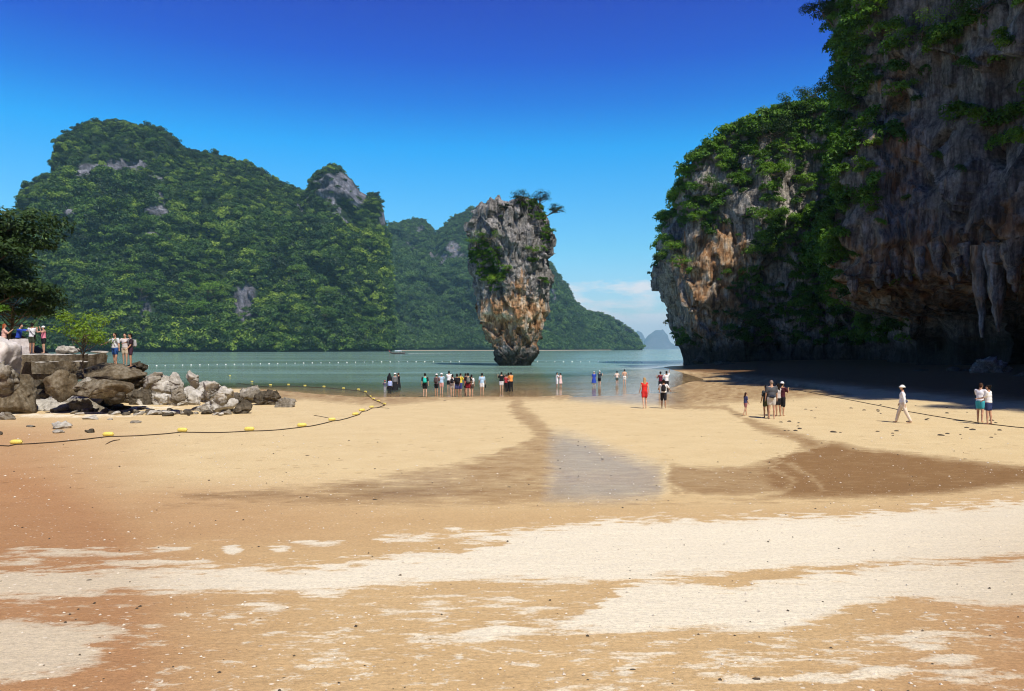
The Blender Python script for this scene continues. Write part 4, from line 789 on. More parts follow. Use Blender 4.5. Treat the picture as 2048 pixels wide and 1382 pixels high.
# stone steps and platform of the viewpoint
def slab(name, x0, y0, x1, y1, D0, D1, seed, mat, parent=None, **kw):
    w0 = at(x0, y0, D0); w1 = at(x1, y1, D0); th = np.array([w1.x - w0.x, D1 - D0, w0.z - w1.z])
    n = (90, 12, 14); res = []; V = []; F = []; o = 0
    for ax, sgn in ((0, 0), (0, 1), (1, 0), (1, 1), (2, 0), (2, 1)):
        a, b = [i for i in range(3) if i != ax]; A_, B_ = np.meshgrid(np.linspace(0, 1, n[a]), np.linspace(0, 1, n[b]), indexing='ij')
        P = np.zeros(A_.shape + (3,)); P[..., a] = A_; P[..., b] = B_; P[..., ax] = sgn; V.append(P.reshape(-1, 3)); i = np.arange(A_.size).reshape(A_.shape) + o
        F.append(np.stack([i[:-1, :-1], i[1:, :-1], i[1:, 1:], i[:-1, 1:]], -1).reshape(-1, 4)); o += A_.size
    V = np.concatenate(V) * th; c = th / 2; dirn = (V - c) / (np.abs(V - c).max() + 1e-9)
    V = V + (np.stack([fbm(V / .9, 4, seed), fbm(V / .9, 4, seed + 1), fbm(V / .9, 4, seed + 2)], -1)) * .14
    me = mesh_np(name, V, np.concatenate(F), dict(stain_and_sun=0 * V[:, 0] + .15, damp_shade=0 * V[:, 0]), mat, smooth_=False)
    if mat is BN:                                             # darker sides, pale upward faces
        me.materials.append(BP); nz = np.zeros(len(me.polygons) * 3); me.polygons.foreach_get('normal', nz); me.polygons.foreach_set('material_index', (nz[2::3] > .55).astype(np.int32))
    return obj(name, me, parent, loc=(w0.x, D0, w1.z), **kw)
slab('stone_platform', -180, 709.5, 150, 760, 40.6, 43.8, 41, BN, kind='structure', label='pale stone floor of the viewpoint platform')
stp = obj('stone_steps', None, loc=(0, 0, 0), label='two rough stone steps leading down from the viewpoint platform', cat='steps')
slab('step', 40, 709, 156, 724, 40.0, 41.0, 42, BN, stp); slab('step', 64, 723, 162, 748, 39.2, 40.1, 43, BN, stp)
slab('low_wall', 18, 678, 60, 712, 42.3, 42.6, 44, M['boulder_white'], label='low whitish wall of rough plaster beside the viewpoint', cat='wall')
# driftwood
def driftwood(pts, rad, seed, label):
    P0 = [G(x, y) + Vector((0, 0, rd * .8)) for (x, y), rd in zip(pts, rad)]; b0 = P0[0].copy(); V, F = tube_pts([np.array(p - b0) for p in P0], rad, 10)
    V = V + pnoise(V * 6, seed)[:, None] * .02; return obj('driftwood', mesh_np('driftwood', V, F, mat=M['wood']), loc=b0, label=label, cat='driftwood')
M['wood'] = simple('weathered_wood', (.40, .36, .31), .9, .1, .35, 9); M['wood_dark'] = simple('dark_wood', (.09, .06, .04), .9, .1, .3, 9)
driftwood([(104, 826), (130, 822), (160, 823), (185, 821), (214, 820)], [.12, .17, .14, .09, .07], 1, 'bleached driftwood log lying along the foot of the ledge')
driftwood([(150, 830), (175, 828), (200, 827), (216, 828)], [.05, .06, .05, .02], 2, 'thinner driftwood stick lying in front of the bleached log')
o = driftwood([(212, 889), (222, 884), (228, 882), (240, 880)], [.012, .02, .02, .012], 3, 'small forked twig on the sand under the float line'); o.data.materials[0] = M['wood_dark']
# scattered stones on the right hand sand and loose bits
r = np.random.default_rng(12); M['pebble'] = simple('dark_pebble', (.07, .055, .04), .85, .2, .4, 30); M['pale_pebble'] = simple('pale_shell', (.62, .55, .46), .8, .3, .2, 30)
def pebble_mesh(seed):
    th = np.linspace(0, 2 * np.pi, 12, endpoint=False); ph = np.linspace(-1, 1, 8) * np.pi / 2
    P = np.stack([np.cos(ph)[:, None] * np.cos(th)[None], np.cos(ph)[:, None] * np.sin(th)[None] * .8, np.sin(ph)[:, None] * .5 + 0 * th[None]], -1)
    P = P * (1 + .35 * pnoise(P * 1.3 + seed * 5, seed))[..., None]; return grid_mesh('pebble', P, None, M['pebble'], wrap=True)
pm = [pebble_mesh(k) for k in range(5)]
for k in range(46):
    x = r.uniform(1560, 2040); y = r.uniform(808, 872) + (x - 1800) * .03; g = G(x, y); o = obj('stone', pm[k % 5], loc=g, label='small dark stone scattered on the sand before the shaded cliff', cat='stone', group='small dark stones on the sand before the cliff')
    s = .05 + .09 * r.random(); o.scale = (s, s, s * .8); o.rotation_euler = (0, 0, r.random() * 6)
for x, y, s, lb in [(750, 999, .05, 'black pebble on the moist sand left of the wet sheen'), (1512, 1357, .028, 'curled brown leaf litter lump near the bottom of the dry sand'), (1205, 918, .05, 'dark pebble lying in the reflecting wet patch'), (1018, 974, .05, 'dark lump on the stained sand beside the wet patch'),
                    (890, 801, .10, 'dark stone pair on the sand behind the person with the teal backpack'), (808, 791, .16, 'flat dark stone in the shallows beside the family'), (1212, 779, .12, 'dark stone showing at the water line near the blue dress'), (1930, 918, .06, 'dark pebble at the edge of the brown channel'),
                    (180, 1160, .03, 'single dark pebble on the pale dry band'), (1265, 1338, .018, 'brown chip on the small pale patch'), (1500, 946, .05, 'dark chip in the brown channel'), (615, 911, .06, 'scrap of dark weed on the smooth sand')]:
    o = obj('pebble', pm[int(x) % 5], loc=G(x, y), label=lb, cat='pebble'); o.scale = (s, s * .8, s * .5)
V = []; F = []; n0 = 0; base = np.array([v.co[:] for v in pm[0].vertices]); fb_ = np.array([tuple(p.vertices) for p in pm[0].polygons if len(p.vertices) == 4])
for nm, mt, n, sz, lb in (('grit', 'pebble', 380, .009, 'dark grit strewn over the sand'), ('shell_grit', 'pale_pebble', 1500, .009, 'pale shell fragments strewn over the sand')):
    V = []; F = []; c = 0
    for k in range(n):
        yy = 4.2 + 24 * r.random() ** 2.0; xx = r.uniform(-.75, .75) * yy; s = sz * (.5 + r.random() ** 2 * 1.6) * (.6 + yy * .07)
        vv = np.array([[1, 0, 0], [0, .8, 0], [-1, 0, 0], [0, -.8, 0], [.1, .1, .6], [0, 0, -.4]]) * s; a = r.random() * 6.28; ca, sa = math.cos(a), math.sin(a)
        vv = np.stack([vv[:, 0] * ca - vv[:, 1] * sa, vv[:, 0] * sa + vv[:, 1] * ca, vv[:, 2]], -1); V.append(vv + [xx, yy, float(gz(xx, yy)) + s * .2])
        F += [(c, c + 1, c + 4), (c + 1, c + 2, c + 4), (c + 2, c + 3, c + 4), (c + 3, c, c + 4)]; c += 6
    obj(nm, mesh_np(nm, np.concatenate(V), F, mat=M[mt], smooth_=False), kind='stuff', label=lb)

# ------------------------------------------------------------------ float lines and ropes
M['rope'] = simple('wet_rope', (.055, .04, .03), .9, .1, .3, 40); M['yellow'] = simple('yellow_float', (.70, .58, .13), .5, .4, .12, 6); M['whitefloat'] = simple('white_float', (.80, .80, .74), .5, .4)
def rope(pts, rad, label, sag=.0):
    P0 = []
    for (x0, y0), (x1, y1) in zip(pts[:-1], pts[1:]):
        n = max(2, int(math.hypot(x1 - x0, y1 - y0) / 14))
        for k in range(n):
            t = k / n; g = G(x0 + (x1 - x0) * t, y0 + (y1 - y0) * t + math.sin(t * math.pi) * sag); g.z = max(g.z, 0) + rad * .8; g.x += .02 * math.sin(len(P0) * 1.7); P0.append(g)
    P0.append(G(*pts[-1]) + Vector((0, 0, rad))); b0 = P0[0].copy(); V, F = tube_pts([np.array(p - b0) for p in P0], [rad] * len(P0), 6)
    return obj('rope', mesh_np('rope', V, F, mat=M['rope']), loc=b0, label=label, cat='rope')
flo = [(33, 888, 'fully in front of the brown wedge boulder'), (217, 872, 'with a dark twig beside it'), (365, 863, 'below the ridge rock'), (499, 861, 'below the dark rock tucked against the speckled one'), (604, 853, 'below the rounded end rock'), (664, 841, 'with a loose rope end behind it'), (711, 830, 'where the rope bends up the sand'), (724, 822, 'just past the bend of the rope'),
       (743, 815, 'next before the corner float'), (769, 809, 'at the corner where the rope turns back'), (757, 803, 'first after the corner'), (747, 799, 'second after the corner'), (741, 794, 'third after the corner'), (731, 788, 'fourth after the corner, at the water line'), (717, 785, 'in the water right after the line leaves the sand'),
       (687, 783, 'in the shallows near the corner of the line'), (648, 780, 'in the shallows middle of the floating part'), (610, 778, 'in the water above the end rock'), (577, 776, 'in the water above the low brown rock'), (541, 776, 'in the water above the barnacled rock'), (504, 775, 'in the water just off the barnacled rock'), (460, 774, 'in the water half hidden by the pale slab')]
rope([(-60, 896), (0, 892)] + [(x, y + 2) for x, y, _ in flo[:10]], .022, 'dark rope strung with yellow floats lying across the sand', 2)
rope([(x, y + 1) for x, y, _ in flo[9:]], .018, 'rope of the float line running back from the corner into the water', 0)
rope([(664, 838), (640, 833), (628, 831)], .014, 'loose rope end trailing from a yellow float')
rope([(769, 812), (755, 815), (778, 817)], .012, 'short slack rope end at the corner of the float line')
rope([(1540, 770), (1640, 789), (1760, 812), (1812, 823), (1900, 838), (1960, 847), (2060, 858)], .02, 'thin rope stretched over the sand towards the shaded cliff')
def float_mesh(name, mat, n=14, m_=10, ends=True):
    pr = [(-1.0, .12), (-.86, .13), (-.82, .30), (-.72, .38), (-.3, .42), (.3, .42), (.72, .38), (.82, .30), (.86, .13), (1.0, .12)]
    V = np.array([[x, r_ * math.cos(2 * math.pi * k / n), r_ * math.sin(2 * math.pi * k / n)] for x, r_ in pr for k in range(n)]); i = np.arange(len(pr) * n).reshape(-1, n); i2 = np.roll(i, -1, 1)
    F = np.stack([i[:-1], i2[:-1], i2[1:], i[1:]], -1).reshape(-1, 4); return mesh_np(name, V, F, mat=mat)
fy = float_mesh('yellow_float', M['yellow']); fw = float_mesh('white_float', M['whitefloat'])
for k, (x, y, lb) in enumerate(flo):
    g = G(x, y); sw = .20 if k < 5 else (.17 if k < 8 else .14); g.z = max(g.z, 0) + sw * .34
    o = obj('yellow_float', fy, loc=g, label='yellow float ' + lb, cat='float', group='yellow floats of the rope line'); o.scale = (sw,) * 3
    o.rotation_euler = (.1 * k, 0, R([5, 8, -2, 3, 12, 18, 32, 35, 12, 140, 150, 140, 120, 150][k] if k < 14 else 170))
k = 0
for seg_ in ([(296, 732), (470, 729), (640, 726), (760, 724), (930, 723)], [(1075, 723), (1200, 724), (1290, 725)]):
    xs = np.arange(seg_[0][0], seg_[-1][0], 17.3)
    for x in xs:
        y = np.interp(x, *zip(*seg_)); D = CAMZ / (y - HY) * FPX
        o = obj('white_float', fw, loc=((x - CX) / FPX * D, D, .06), label='small white float bobbing in the swim line between beach and far shore', cat='float', group='white floats of the swim line'); o.scale = (.15, .15, .24); o.rotation_euler = (0, 0, k * .7); k += 1

# ------------------------------------------------------------------ longtail boat
def loft(sections, close=False):
    n = len(sections[0]); V = np.array([p for s_ in sections for p in s_], float); F = []
    for a in range(len(sections) - 1):
        for b in range(n - 1 + close): F.append((a * n + b, a * n + (b + 1) % n, (a + 1) * n + (b + 1) % n, (a + 1) * n + b))
    return V, np.array(F)
bt = obj('longtail_boat', None, loc=((795 - CX) / FPX * 470, 470, 0), label='long wooden tail boat with pale canopy crossing the bay', cat='boat')
sec = []
for t in np.linspace(0, 1, 18):
    x = -4.8 + 9.6 * t; w = .95 * math.sin(math.pi * min(.97, .12 + .85 * t)) ** .6; sh_ = .75 + 1.6 * max(0, .25 - t) ** 1.3 * 6 * .5 + .25 * t; k0 = -.15 + max(0, .22 - t) * 3.0
    sec.append([(x, -w, sh_), (x, -w * .8, sh_ * .35 + k0 * .6), (x, 0, k0), (x, w * .8, sh_ * .35 + k0 * .6), (x, w, sh_), (x, w * .9, sh_ - .04), (x, 0, k0 + .12), (x, -w * .9, sh_ - .04)])
V, F = loft(sec, True); obj('hull', mesh_np('hull', V, F, mat=simple('boat_hull', (.07, .05, .045), .6)), bt)
sec = [[(x, -1.0, 1.75), (x, -.6, 2.05), (x, 0, 2.15), (x, .6, 2.05), (x, 1.0, 1.75)] for x in np.linspace(-1.6, 2.6, 8)]; V, F = loft(sec); V = np.concatenate([V, V + [0, 0, -.05]]); F = np.concatenate([F, F + len(V) // 2]); cnp = obj('canopy', mesh_np('canopy', V, F, mat=simple('boat_canopy', (.45, .55, .62), .7)), bt)
for x in (-1.5, .5, 2.5):
    for y in (-.9, .9): V, F = tube_pts([(x, y, .6), (x, y, 1.8)], [.04, .04], 6); obj('canopy_post', mesh_np('canopy_post', V, F, mat=M['wood']), cnp)
V, F = tube_pts([(3.6, 0, .9), (4.6, .1, 1.3), (7.2, .3, .1)], [.28, .12, .04], 8); obj('engine', mesh_np('engine', V, F, mat=simple('engine_metal', (.05, .05, .055), .5)), bt)
V, F = tube_pts([(-4.9, 0, 1.2), (-5.25, 0, 2.0), (-5.35, 0, 2.6)], [.14, .1, .06], 6); obj('prow_ribbon', mesh_np('prow_ribbon', V, F, mat=simple('red_ribbon', (.6, .08, .05), .8)), bt)
V, F = loft([[(x, -.05 - .10 * t_, .03), (x, .0, .10 * (1 - t_ * .7)), (x, .05 + .3 * t_, .03)] for x, t_ in ((6.5 + 40 * t_, t_) for t_ in np.linspace(0, 1, 30))])
obj('wake', mesh_np('wake', V, F, mat=simple('foam', (.8, .85, .85), .8)), kind='stuff', label='thin white wake behind the longtail boat', loc=bt.location)
# ------------------------------------------------------------------ people
JOBS = []
def ellip(c, r3, rot=None, n=12, m_=8):
    th = np.linspace(0, 2 * np.pi, n, endpoint=False); ph = np.linspace(-.98, .98, m_) * np.pi / 2
    P = np.stack([np.cos(ph)[:, None] * np.cos(th)[None], np.cos(ph)[:, None] * np.sin(th)[None], np.sin(ph)[:, None] + 0 * th[None]], -1).reshape(-1, 3) * np.array(r3)
    if rot is not None: P = P @ np.array(Euler(rot).to_matrix()).T
    i = np.arange(n * m_).reshape(m_, n); i2 = np.roll(i, -1, 1); F = [tuple(f) for f in np.stack([i[:-1], i2[:-1], i2[1:], i[1:]], -1).reshape(-1, 4)]
    return P + np.array(c), F + [tuple(i[0][::-1]), tuple(i[-1])]
def capsule(a, b, ra, rb, n=10, sq=(1, 1)):
    a = np.array(a, float); b = np.array(b, float); t = (b - a); ln = np.linalg.norm(t) + 1e-9; t /= ln
    u = np.cross(t, [0, 1, 0] if abs(t[1]) < .9 else [1, 0, 0]); u /= np.linalg.norm(u); w_ = np.cross(t, u); rings = []
    for an in (-80, -45, 0): rings.append((a + t * ra * math.sin(R(an)), ra * math.cos(R(an))))
    for an in (0, 45, 80): rings.append((b + t * rb * math.sin(R(an)), rb * math.cos(R(an))))
    V = np.array([c + r_ * (u * math.cos(2 * math.pi * k / n) * sq[0] + w_ * math.sin(2 * math.pi * k / n) * sq[1]) for c, r_ in rings for k in range(n)])
    i = np.arange(6 * n).reshape(6, n); i2 = np.roll(i, -1, 1); F = [tuple(f) for f in np.stack([i[:-1], i2[:-1], i2[1:], i[1:]], -1).reshape(-1, 4)]
    return V, F + [tuple(i[0][::-1]), tuple(i[-1])]
def raw_mesh(parts):
    V = []; F = []; o = 0
    for v, f in parts: V += [tuple(p) for p in v]; F += [tuple(q + o for q in g) for g in f]; o += len(v)
    me = bpy.data.meshes.new('raw'); me.from_pydata(V, [], F); return me
def fused(name, parts, voxel, mat, parent, wr=0.0, seed=0):
    """several overlapping volumes grown into one continuous skin (voxel remesh), as child NAME"""
    o = bpy.data.objects.new(name + '_tmp', raw_mesh(parts)); col.objects.link(o); md = o.modifiers.new('r', 'REMESH'); md.mode = 'VOXEL'; md.voxel_size = voxel; md.use_smooth_shade = True
    JOBS.append((o, name, mat, parent, wr, seed))
def run_jobs():
    bpy.context.view_layer.update(); dg = bpy.context.evaluated_depsgraph_get()
    for o, name, mat, parent, wr, seed in JOBS:
        me = bpy.data.meshes.new_from_object(o.evaluated_get(dg)); me.name = name
        n = len(me.vertices); V = np.zeros(n * 3); me.vertices.foreach_get('co', V); V = V.reshape(-1, 3)
        E = np.zeros(len(me.edges) * 2, np.int64); me.edges.foreach_get('vertices', E); E = E.reshape(-1, 2)
        for _ in range(2):
            S = np.zeros_like(V); C2 = np.zeros(n); np.add.at(S, E[:, 0], V[E[:, 1]]); np.add.at(S, E[:, 1], V[E[:, 0]]); np.add.at(C2, E[:, 0], 1); np.add.at(C2, E[:, 1], 1); V = V * .5 + .5 * S / np.maximum(C2, 1)[:, None]
        if wr:
            q = V * np.array([9, 9, 5]) + seed; V = V + (pnoise(q, seed) * wr)[:, None] * (V - V.mean(0)) / (np.linalg.norm(V - V.mean(0), axis=1, keepdims=True) + 1e-6)
        me.vertices.foreach_set('co', V.ravel().astype(np.float32)); me.materials.clear(); me.materials.append(mat); me.polygons.foreach_set('use_smooth', np.ones(len(me.polygons), bool)); me.update()
        obj(name, me, parent); m0 = o.data; bpy.data.objects.remove(o); bpy.data.meshes.remove(m0)
CM = {}
def cloth(c, rough=.9):
    k = tuple(c)
    if k not in CM: CM[k] = simple('cloth_%d' % len(CM), c, rough, .1, .12, 6)
    return CM[k]
WH = (.78, .78, .80); BK = (.018, .018, .022); NV = (.03, .045, .13); GY = (.30, .31, .34); DG = (.085, .09, .105); BL = (.03, .07, .40); LB = (.42, .60, .78); RD = (.62, .035, .03); MR = (.20, .02, .03); PK = (.75, .25, .33); YL = (.75, .60, .08); OR = (.80, .30, .08); BE = (.58, .48, .36); TL = (.03, .50, .42); OL = (.07, .08, .05)
SK = [(.42, .24, .15), (.52, .31, .21), (.33, .18, .11), (.60, .38, .27)]
HB = (.014, .010, .008); HBR = (.06, .03, .018); HBL = (.42, .28, .14); HRD = (.28, .07, .025)
def person(px, py, H, label, yaw=0, D=None, z=None, top=WH, sleeve='short', bottom=('shorts', BK), hair=('short', HB), hat=None, bag=None, skin=1, arms=((5, 8, 10), (5, 8, 10)), legs=((3, 5), (-3, 3)), lean=0, fem=False, bulk=1.0, group=None, feet=None, headturn=0, vox=.021):
    g = at(px, py, D) if D else G(px, py)
    if z is not None: g.z = z
    root = obj('person', None, loc=g, label=label, cat='person', group=group); root.rotation_euler = (0, 0, R(yaw)); s = H / 1.75; root.scale = (s, s, s)
    sd = int(px * 7 + py) % 9973; sw = .165 if fem else .19; ln = math.tan(R(lean)); b = bulk
    def T(p): return (p[0], p[1] + max(p[2] - .95, 0) * ln, p[2])
    skm = cloth(SK[skin], .6)
    hip = .93; parts = []; J = {}
    parts += [ellip(T((0, 0, .97)), (.155 * b, .115 * b, .12)), ellip(T((0, .0, 1.12)), (.135 * b, .10 * b, .15)), ellip(T((0, .005, 1.30)), (.155 * b if fem else .17 * b, .11 * b, .17)), capsule(T((-sw + .03, 0, 1.42)), T((sw - .03, 0, 1.42)), .062, .062), capsule(T((0, -.01, 1.42)), T((0, .01, 1.56)), .062, .052)]
    hd = np.array(T((0, .02, 1.645))); parts += [ellip(hd, (.076, .094, .108)), ellip(hd + [0, .025, -.055], (.055, .065, .06)), ellip(hd + [0, .098, -.018], (.013, .018, .024), n=8, m_=5), ellip(hd + [0, .083, -.062], (.024, .012, .009), n=8, m_=5), ellip(hd + [.078, -.005, -.01], (.012, .02, .032), n=8, m_=5), ellip(hd + [-.078, -.005, -.01], (.012, .02, .032), n=8, m_=5)]
    slv = []; pant = []
    for si, (pt, ou, el_) in zip((-1, 1), arms):
        sh_ = np.array(T((si * sw, 0, 1.42))); d1 = np.array([si * math.sin(R(ou)), math.sin(R(pt)) * math.cos(R(ou)), -math.cos(R(pt)) * math.cos(R(ou))]); eb = sh_ + d1 * .285
        inw = -.35 * si * min(abs(el_) / 90, 1) if ou < 60 else 0; d2 = np.array([si * math.sin(R(ou)) * .8 + inw, math.sin(R(pt + el_)) * math.cos(R(ou)), -math.cos(R(pt + el_)) * math.cos(R(ou))]); d2 /= np.linalg.norm(d2); wr_ = eb + d2 * .25
        parts += [capsule(sh_, eb, .052 * b, .040), capsule(eb, wr_, .041, .028), ellip(wr_ + d2 * .05, (.034, .034, .034), n=8, m_=6)]
        sidev = np.cross(d2, [0, 0, 1.0]) if abs(d2[2]) < .8 else np.array([0, 1.0, 0]); sidev = sidev / np.linalg.norm(sidev); cv = np.cross(sidev, d2)
        pal = wr_ + d2 * .055; parts.append(capsule(pal - sidev * .018, pal + sidev * .018 + d2 * .03, .021, .020, 8))
        for f, (o_, l_) in enumerate(((-.03, .058), (-.010, .070), (.011, .066), (.031, .052))):
            k0 = pal + sidev * o_ + d2 * .03; k1 = k0 + d2 * l_ * .55; parts += [capsule(k0, k1, .0095, .009, 6), capsule(k1, k1 + d2 * l_ * .4 + cv * l_ * .35 * -si, .009, .0075, 6)]
        parts.append(capsule(pal - sidev * .03 - d2 * .01, pal - sidev * .062 + d2 * .025, .011, .009, 6))
        slv.append((sh_, eb, wr_)); J[si] = (sh_, eb, wr_)
    for si, (pt, kn) in zip((-1, 1), legs):
        h_ = np.array((si * .085, 0, hip)); d1 = np.array([si * .03, math.sin(R(pt)), -math.cos(R(pt))]); k_ = h_ + d1 * .43; d2 = np.array([0, math.sin(R(pt - kn)), -math.cos(R(pt - kn))]); a_ = k_ + d2 * .42
        parts += [capsule(h_, k_, .088 * b, .056, 12), capsule(k_, a_, .056, .036, 10), ellip(k_ * .68 + a_ * .32 + [0, -.015, 0], (.050, .052, .10), n=10), ellip(a_ + [0, -.02, -.03], (.034, .04, .035), n=8, m_=6), capsule(a_ + [0, 0, -.045], a_ + [si * .012, .15, -.058], .034, .024, 8, (1, .8))]
        pant.append((h_, k_, a_)); J['l%d' % si] = (h_, k_, a_)
    low = min(J['l1'][2][2], J['l-1'][2][2]) - .085; root.location.z -= low * s
    fused('body', parts, vox, skm, root)
    for si in (-1, 1): V, F = ellip(hd + [si * .029, .088, .012], (.011, .006, .007), n=8, m_=5); me = raw_mesh([(V, F)]); me.materials.append(cloth((.02, .015, .012))); obj('eye', me, root)
    # clothes
    if top is not None:
        q = .018; tp = [ellip(T((0, .0, 1.13)), (.15 * b + q, .115 * b + q, .17)), ellip(T((0, .005, 1.29)), (.172 * b + q * .6, .118 * b + q, .165)), capsule(T((-sw + .01, 0, 1.41)), T((sw - .01, 0, 1.41)), .070, .070), ellip(T((0, 0, 1.0)), (.165 * b + q, .125 * b + q, .11))]
        for sh_, eb, wr_ in slv:
            if sleeve == 'short': tp.append(capsule(sh_, sh_ + (eb - sh_) * .72, .070 * b, .066))
            elif sleeve == 'long': tp += [capsule(sh_, eb, .066 * b, .056), capsule(eb, eb + (wr_ - eb) * .9, .055, .044)]
        fused('top', tp, .027, cloth(top), root, .012, sd)
    kind, bc = bottom
    if kind in ('shorts', 'longshorts', 'pants'):
        fr = {'shorts': .62, 'longshorts': .92, 'pants': 1}[kind]; bp = [ellip((0, 0, .95), (.172 * b, .135 * b, .12))]
        for h_, k_, a_ in pant:
            bp.append(capsule(h_, h_ + (k_ - h_) * fr, .108 * b, .092 if kind != 'pants' else .082, 12))
            if kind == 'pants': bp.append(capsule(k_, k_ + (a_ - k_) * .93, .082, .064, 10))
        fused(kind.replace('long', ''), bp, .026, cloth(bc), root, .012, sd + 3)
    elif kind in ('skirt', 'dress', 'robe'):
        z1 = {'skirt': .58, 'dress': .50, 'robe': .10}[kind]; z0_ = 1.02; n = 28; V = []; lv = np.linspace(0, 1, 14)
        for t in lv:
            for k in range(n):
                an = 2 * math.pi * k / n; fl = (.165 + (.10 if kind != 'robe' else .13) * t ** .8) * b * (1 + .06 * t * math.sin(an * 7 + sd)); V.append((fl * math.cos(an), fl * .78 * math.sin(an), z0_ + (z1 - z0_) * t))
        i = np.arange(14 * n).reshape(14, n); i2 = np.roll(i, -1, 1); obj('skirt', mesh_np('skirt', V, np.stack([i[:-1], i2[:-1], i2[1:], i[1:]], -1).reshape(-1, 4), mat=cloth(bc)), root)
    hk, hc_ = hair
    if hk != 'none':
        hp = [ellip(hd + [0, -.014, .018], (.086, .096, .104)), ellip(hd + [0, -.045, -.02], (.078, .068, .085))]
        if hk == 'long': hp += [capsule(hd + [0, -.06, -.02], hd + [0, -.095, -.30], .075, .055, 10, (1.2, .6)), capsule(hd + [.05, -.04, -.02], hd + [.07, -.06, -.22], .035, .03), capsule(hd + [-.05, -.04, -.02], hd + [-.07, -.06, -.22], .035, .03)]
        if hk == 'scarf': hp = [ellip(hd + [0, -.012, .01], (.095, .108, .125)), capsule(hd + [0, -.02, -.08], hd + [0, -.01, -.26], .10, .15, 12, (1.25, .9))]
        if hk == 'bun': hp += [ellip(hd + [0, -.11, .07], (.045, .045, .045))]
        if hk == 'stubble': hp = [ellip(hd + [0, -.012, .004], (.0785, .095, .1))]
        fused('hair' if hk != 'scarf' else 'headscarf', hp, .018, cloth(hc_), root, .008, sd + 5)
    if hat:
        hkind, hc2_ = hat; c0 = hd + [0, -.008, .045]; ht = [ellip(c0, (.098, .108, .082))]
        if hkind == 'cap': ht.append(ellip(c0 + [0, .12, -.022], (.07, .085, .012)))
        else: ht.append(ellip(c0 + [0, 0, -.025], (.17, .18, .018), n=18))
        fused('hat', ht, .018, cloth(hc2_), root)
    if bag:
        bk_, bc2 = bag
        if bk_ == 'backpack':
            c0 = np.array(T((0, -.20 * b, 1.24))); fused('backpack', [ellip(c0, (.145, .085, .21)), ellip(c0 + [0, -.06, -.06], (.10, .045, .11)), capsule(c0 + [-.08, 0, -.12], c0 + [.08, 0, -.12], .07, .07)], .022, cloth(bc2), root, .01, sd)
            for si in (-1, 1): V, F = tube_pts([c0 + [si * .07, .06, .16], T((si * .10, 0, 1.50)), T((si * .11, .12 * b, 1.38)), T((si * .13, .13 * b, 1.2)), c0 + [si * .12, .04, -.12]], [.018] * 5, 6); obj('strap', mesh_np('strap', V, F, mat=cloth(bc2)), root)
        elif bk_ == 'cross':
            V, F = tube_pts([T((-.12, .0, 1.49)), T((-.05, -.15 * b, 1.32)), T((.10, -.155 * b, 1.12)), T((.2 * b, -.02, 1.0)), T((.08, .15 * b, 1.15)), T((-.09, .14 * b, 1.36)), T((-.12, .0, 1.49))], [.014] * 7, 6); obj('strap', mesh_np('strap', V, F, mat=cloth(bc2)), root)
            fused('bag', [ellip(T((.19 * b, -.08, 1.0)), (.05, .11, .09)), ellip(T((.19 * b, -.08, .98)), (.045, .10, .075))], .02, cloth(bc2), root)
        elif bk_ == 'belt':
            c0 = np.array(T((0, -.15 * b, 1.02))); fused('waist_bag', [ellip(c0, (.14, .06, .07)), ellip(c0 + [0, -.03, -.01], (.09, .04, .05))], .02, cloth(bc2), root)
        elif bk_ == 'tote':
            w_ = J[1][2]; fused('bag', [ellip(w_ + [.03, -.02, -.20], (.05, .13, .16)), ellip(w_ + [.03, -.02, -.25], (.045, .12, .10))], .02, cloth(bc2), root)
            V, F = tube_pts([w_ + [.03, .06, -.12], w_ + [.01, 0, -.0], w_ + [.03, -.08, -.12]], [.01] * 3, 5); obj('strap', mesh_np('strap', V, F, mat=cloth(bc2)), root)
    if feet:
        for si in (-1, 1):
            a_ = J['l%d' % si][2]; fused('shoe', [capsule(a_ + [0, -.03, -.05], a_ + [si * .012, .15, -.055], .045, .035, 8)], .018, cloth(feet), root)
    return root
A_PH = ((40, 5, 95), (40, 5, 95)); A_UP = ((75, 15, 90), (75, 15, 90)); A_DN = ((4, 9, 12), (4, 9, 12))
# on the rocks of the viewpoint
person(8, 710, 1.78, 'red haired person in pale pink behind the whitish boulder', yaw=-60, D=43.0, top=(.70, .42, .34), hair=('long', HRD), arms=A_PH, fem=True, bottom=('shorts', BE))
person(36, 710, 1.78, 'person in a bright blue long sleeved shirt stretching both arms out', yaw=-88, D=43.1, top=BL, sleeve='long', arms=((88, 4, 4), (82, 8, 2)), lean=12, hair=('short', HB), bottom=('shorts', BK))
person(64, 707, 1.70, 'man in a white tee and dark green shorts with a black crossbody bag', yaw=8, D=42.0, top=(.66, .67, .70), bottom=('shorts', (.05, .06, .04)), bag=('cross', BK), arms=((50, 2, 95), (50, 2, 95)), skin=2)
person(87, 707, 1.52, 'woman in a pink top and white cap beside the man with the crossbody bag', yaw=150, D=41.6, top=PK, sleeve='none', bottom=('shorts', BK), hat=('cap', WH), hair=('short', HB), arms=A_UP, fem=True, bag=('cross', BK), skin=1)
person(230, 733, 1.72, 'man in a pale tee and blue shorts on the broad slab', yaw=160, D=38.4, top=(.60, .62, .66), bottom=('shorts', (.03, .09, .30)), legs=((2, 2), (-4, 2)), arms=((5, 22, 8), (30, 50, 25)), bag=('cross', BK), bulk=1.12)
person(250, 731, 1.68, 'person half hidden between the two men on the broad slab', yaw=180, D=39.3, top=(.55, .50, .50), bottom=('shorts', BE), arms=((20, 40, 30), (20, 40, 30)))
person(261, 734, 1.70, 'man in a black printed tee and dark shorts at the end of the broad slab', yaw=130, D=38.2, top=(.04, .025, .035), bottom=('shorts', (.06, .03, .05)), arms=((10, 6, 30), (30, 60, 40)), skin=0, bulk=1.05, bag=('backpack', (.35, .35, .36)))
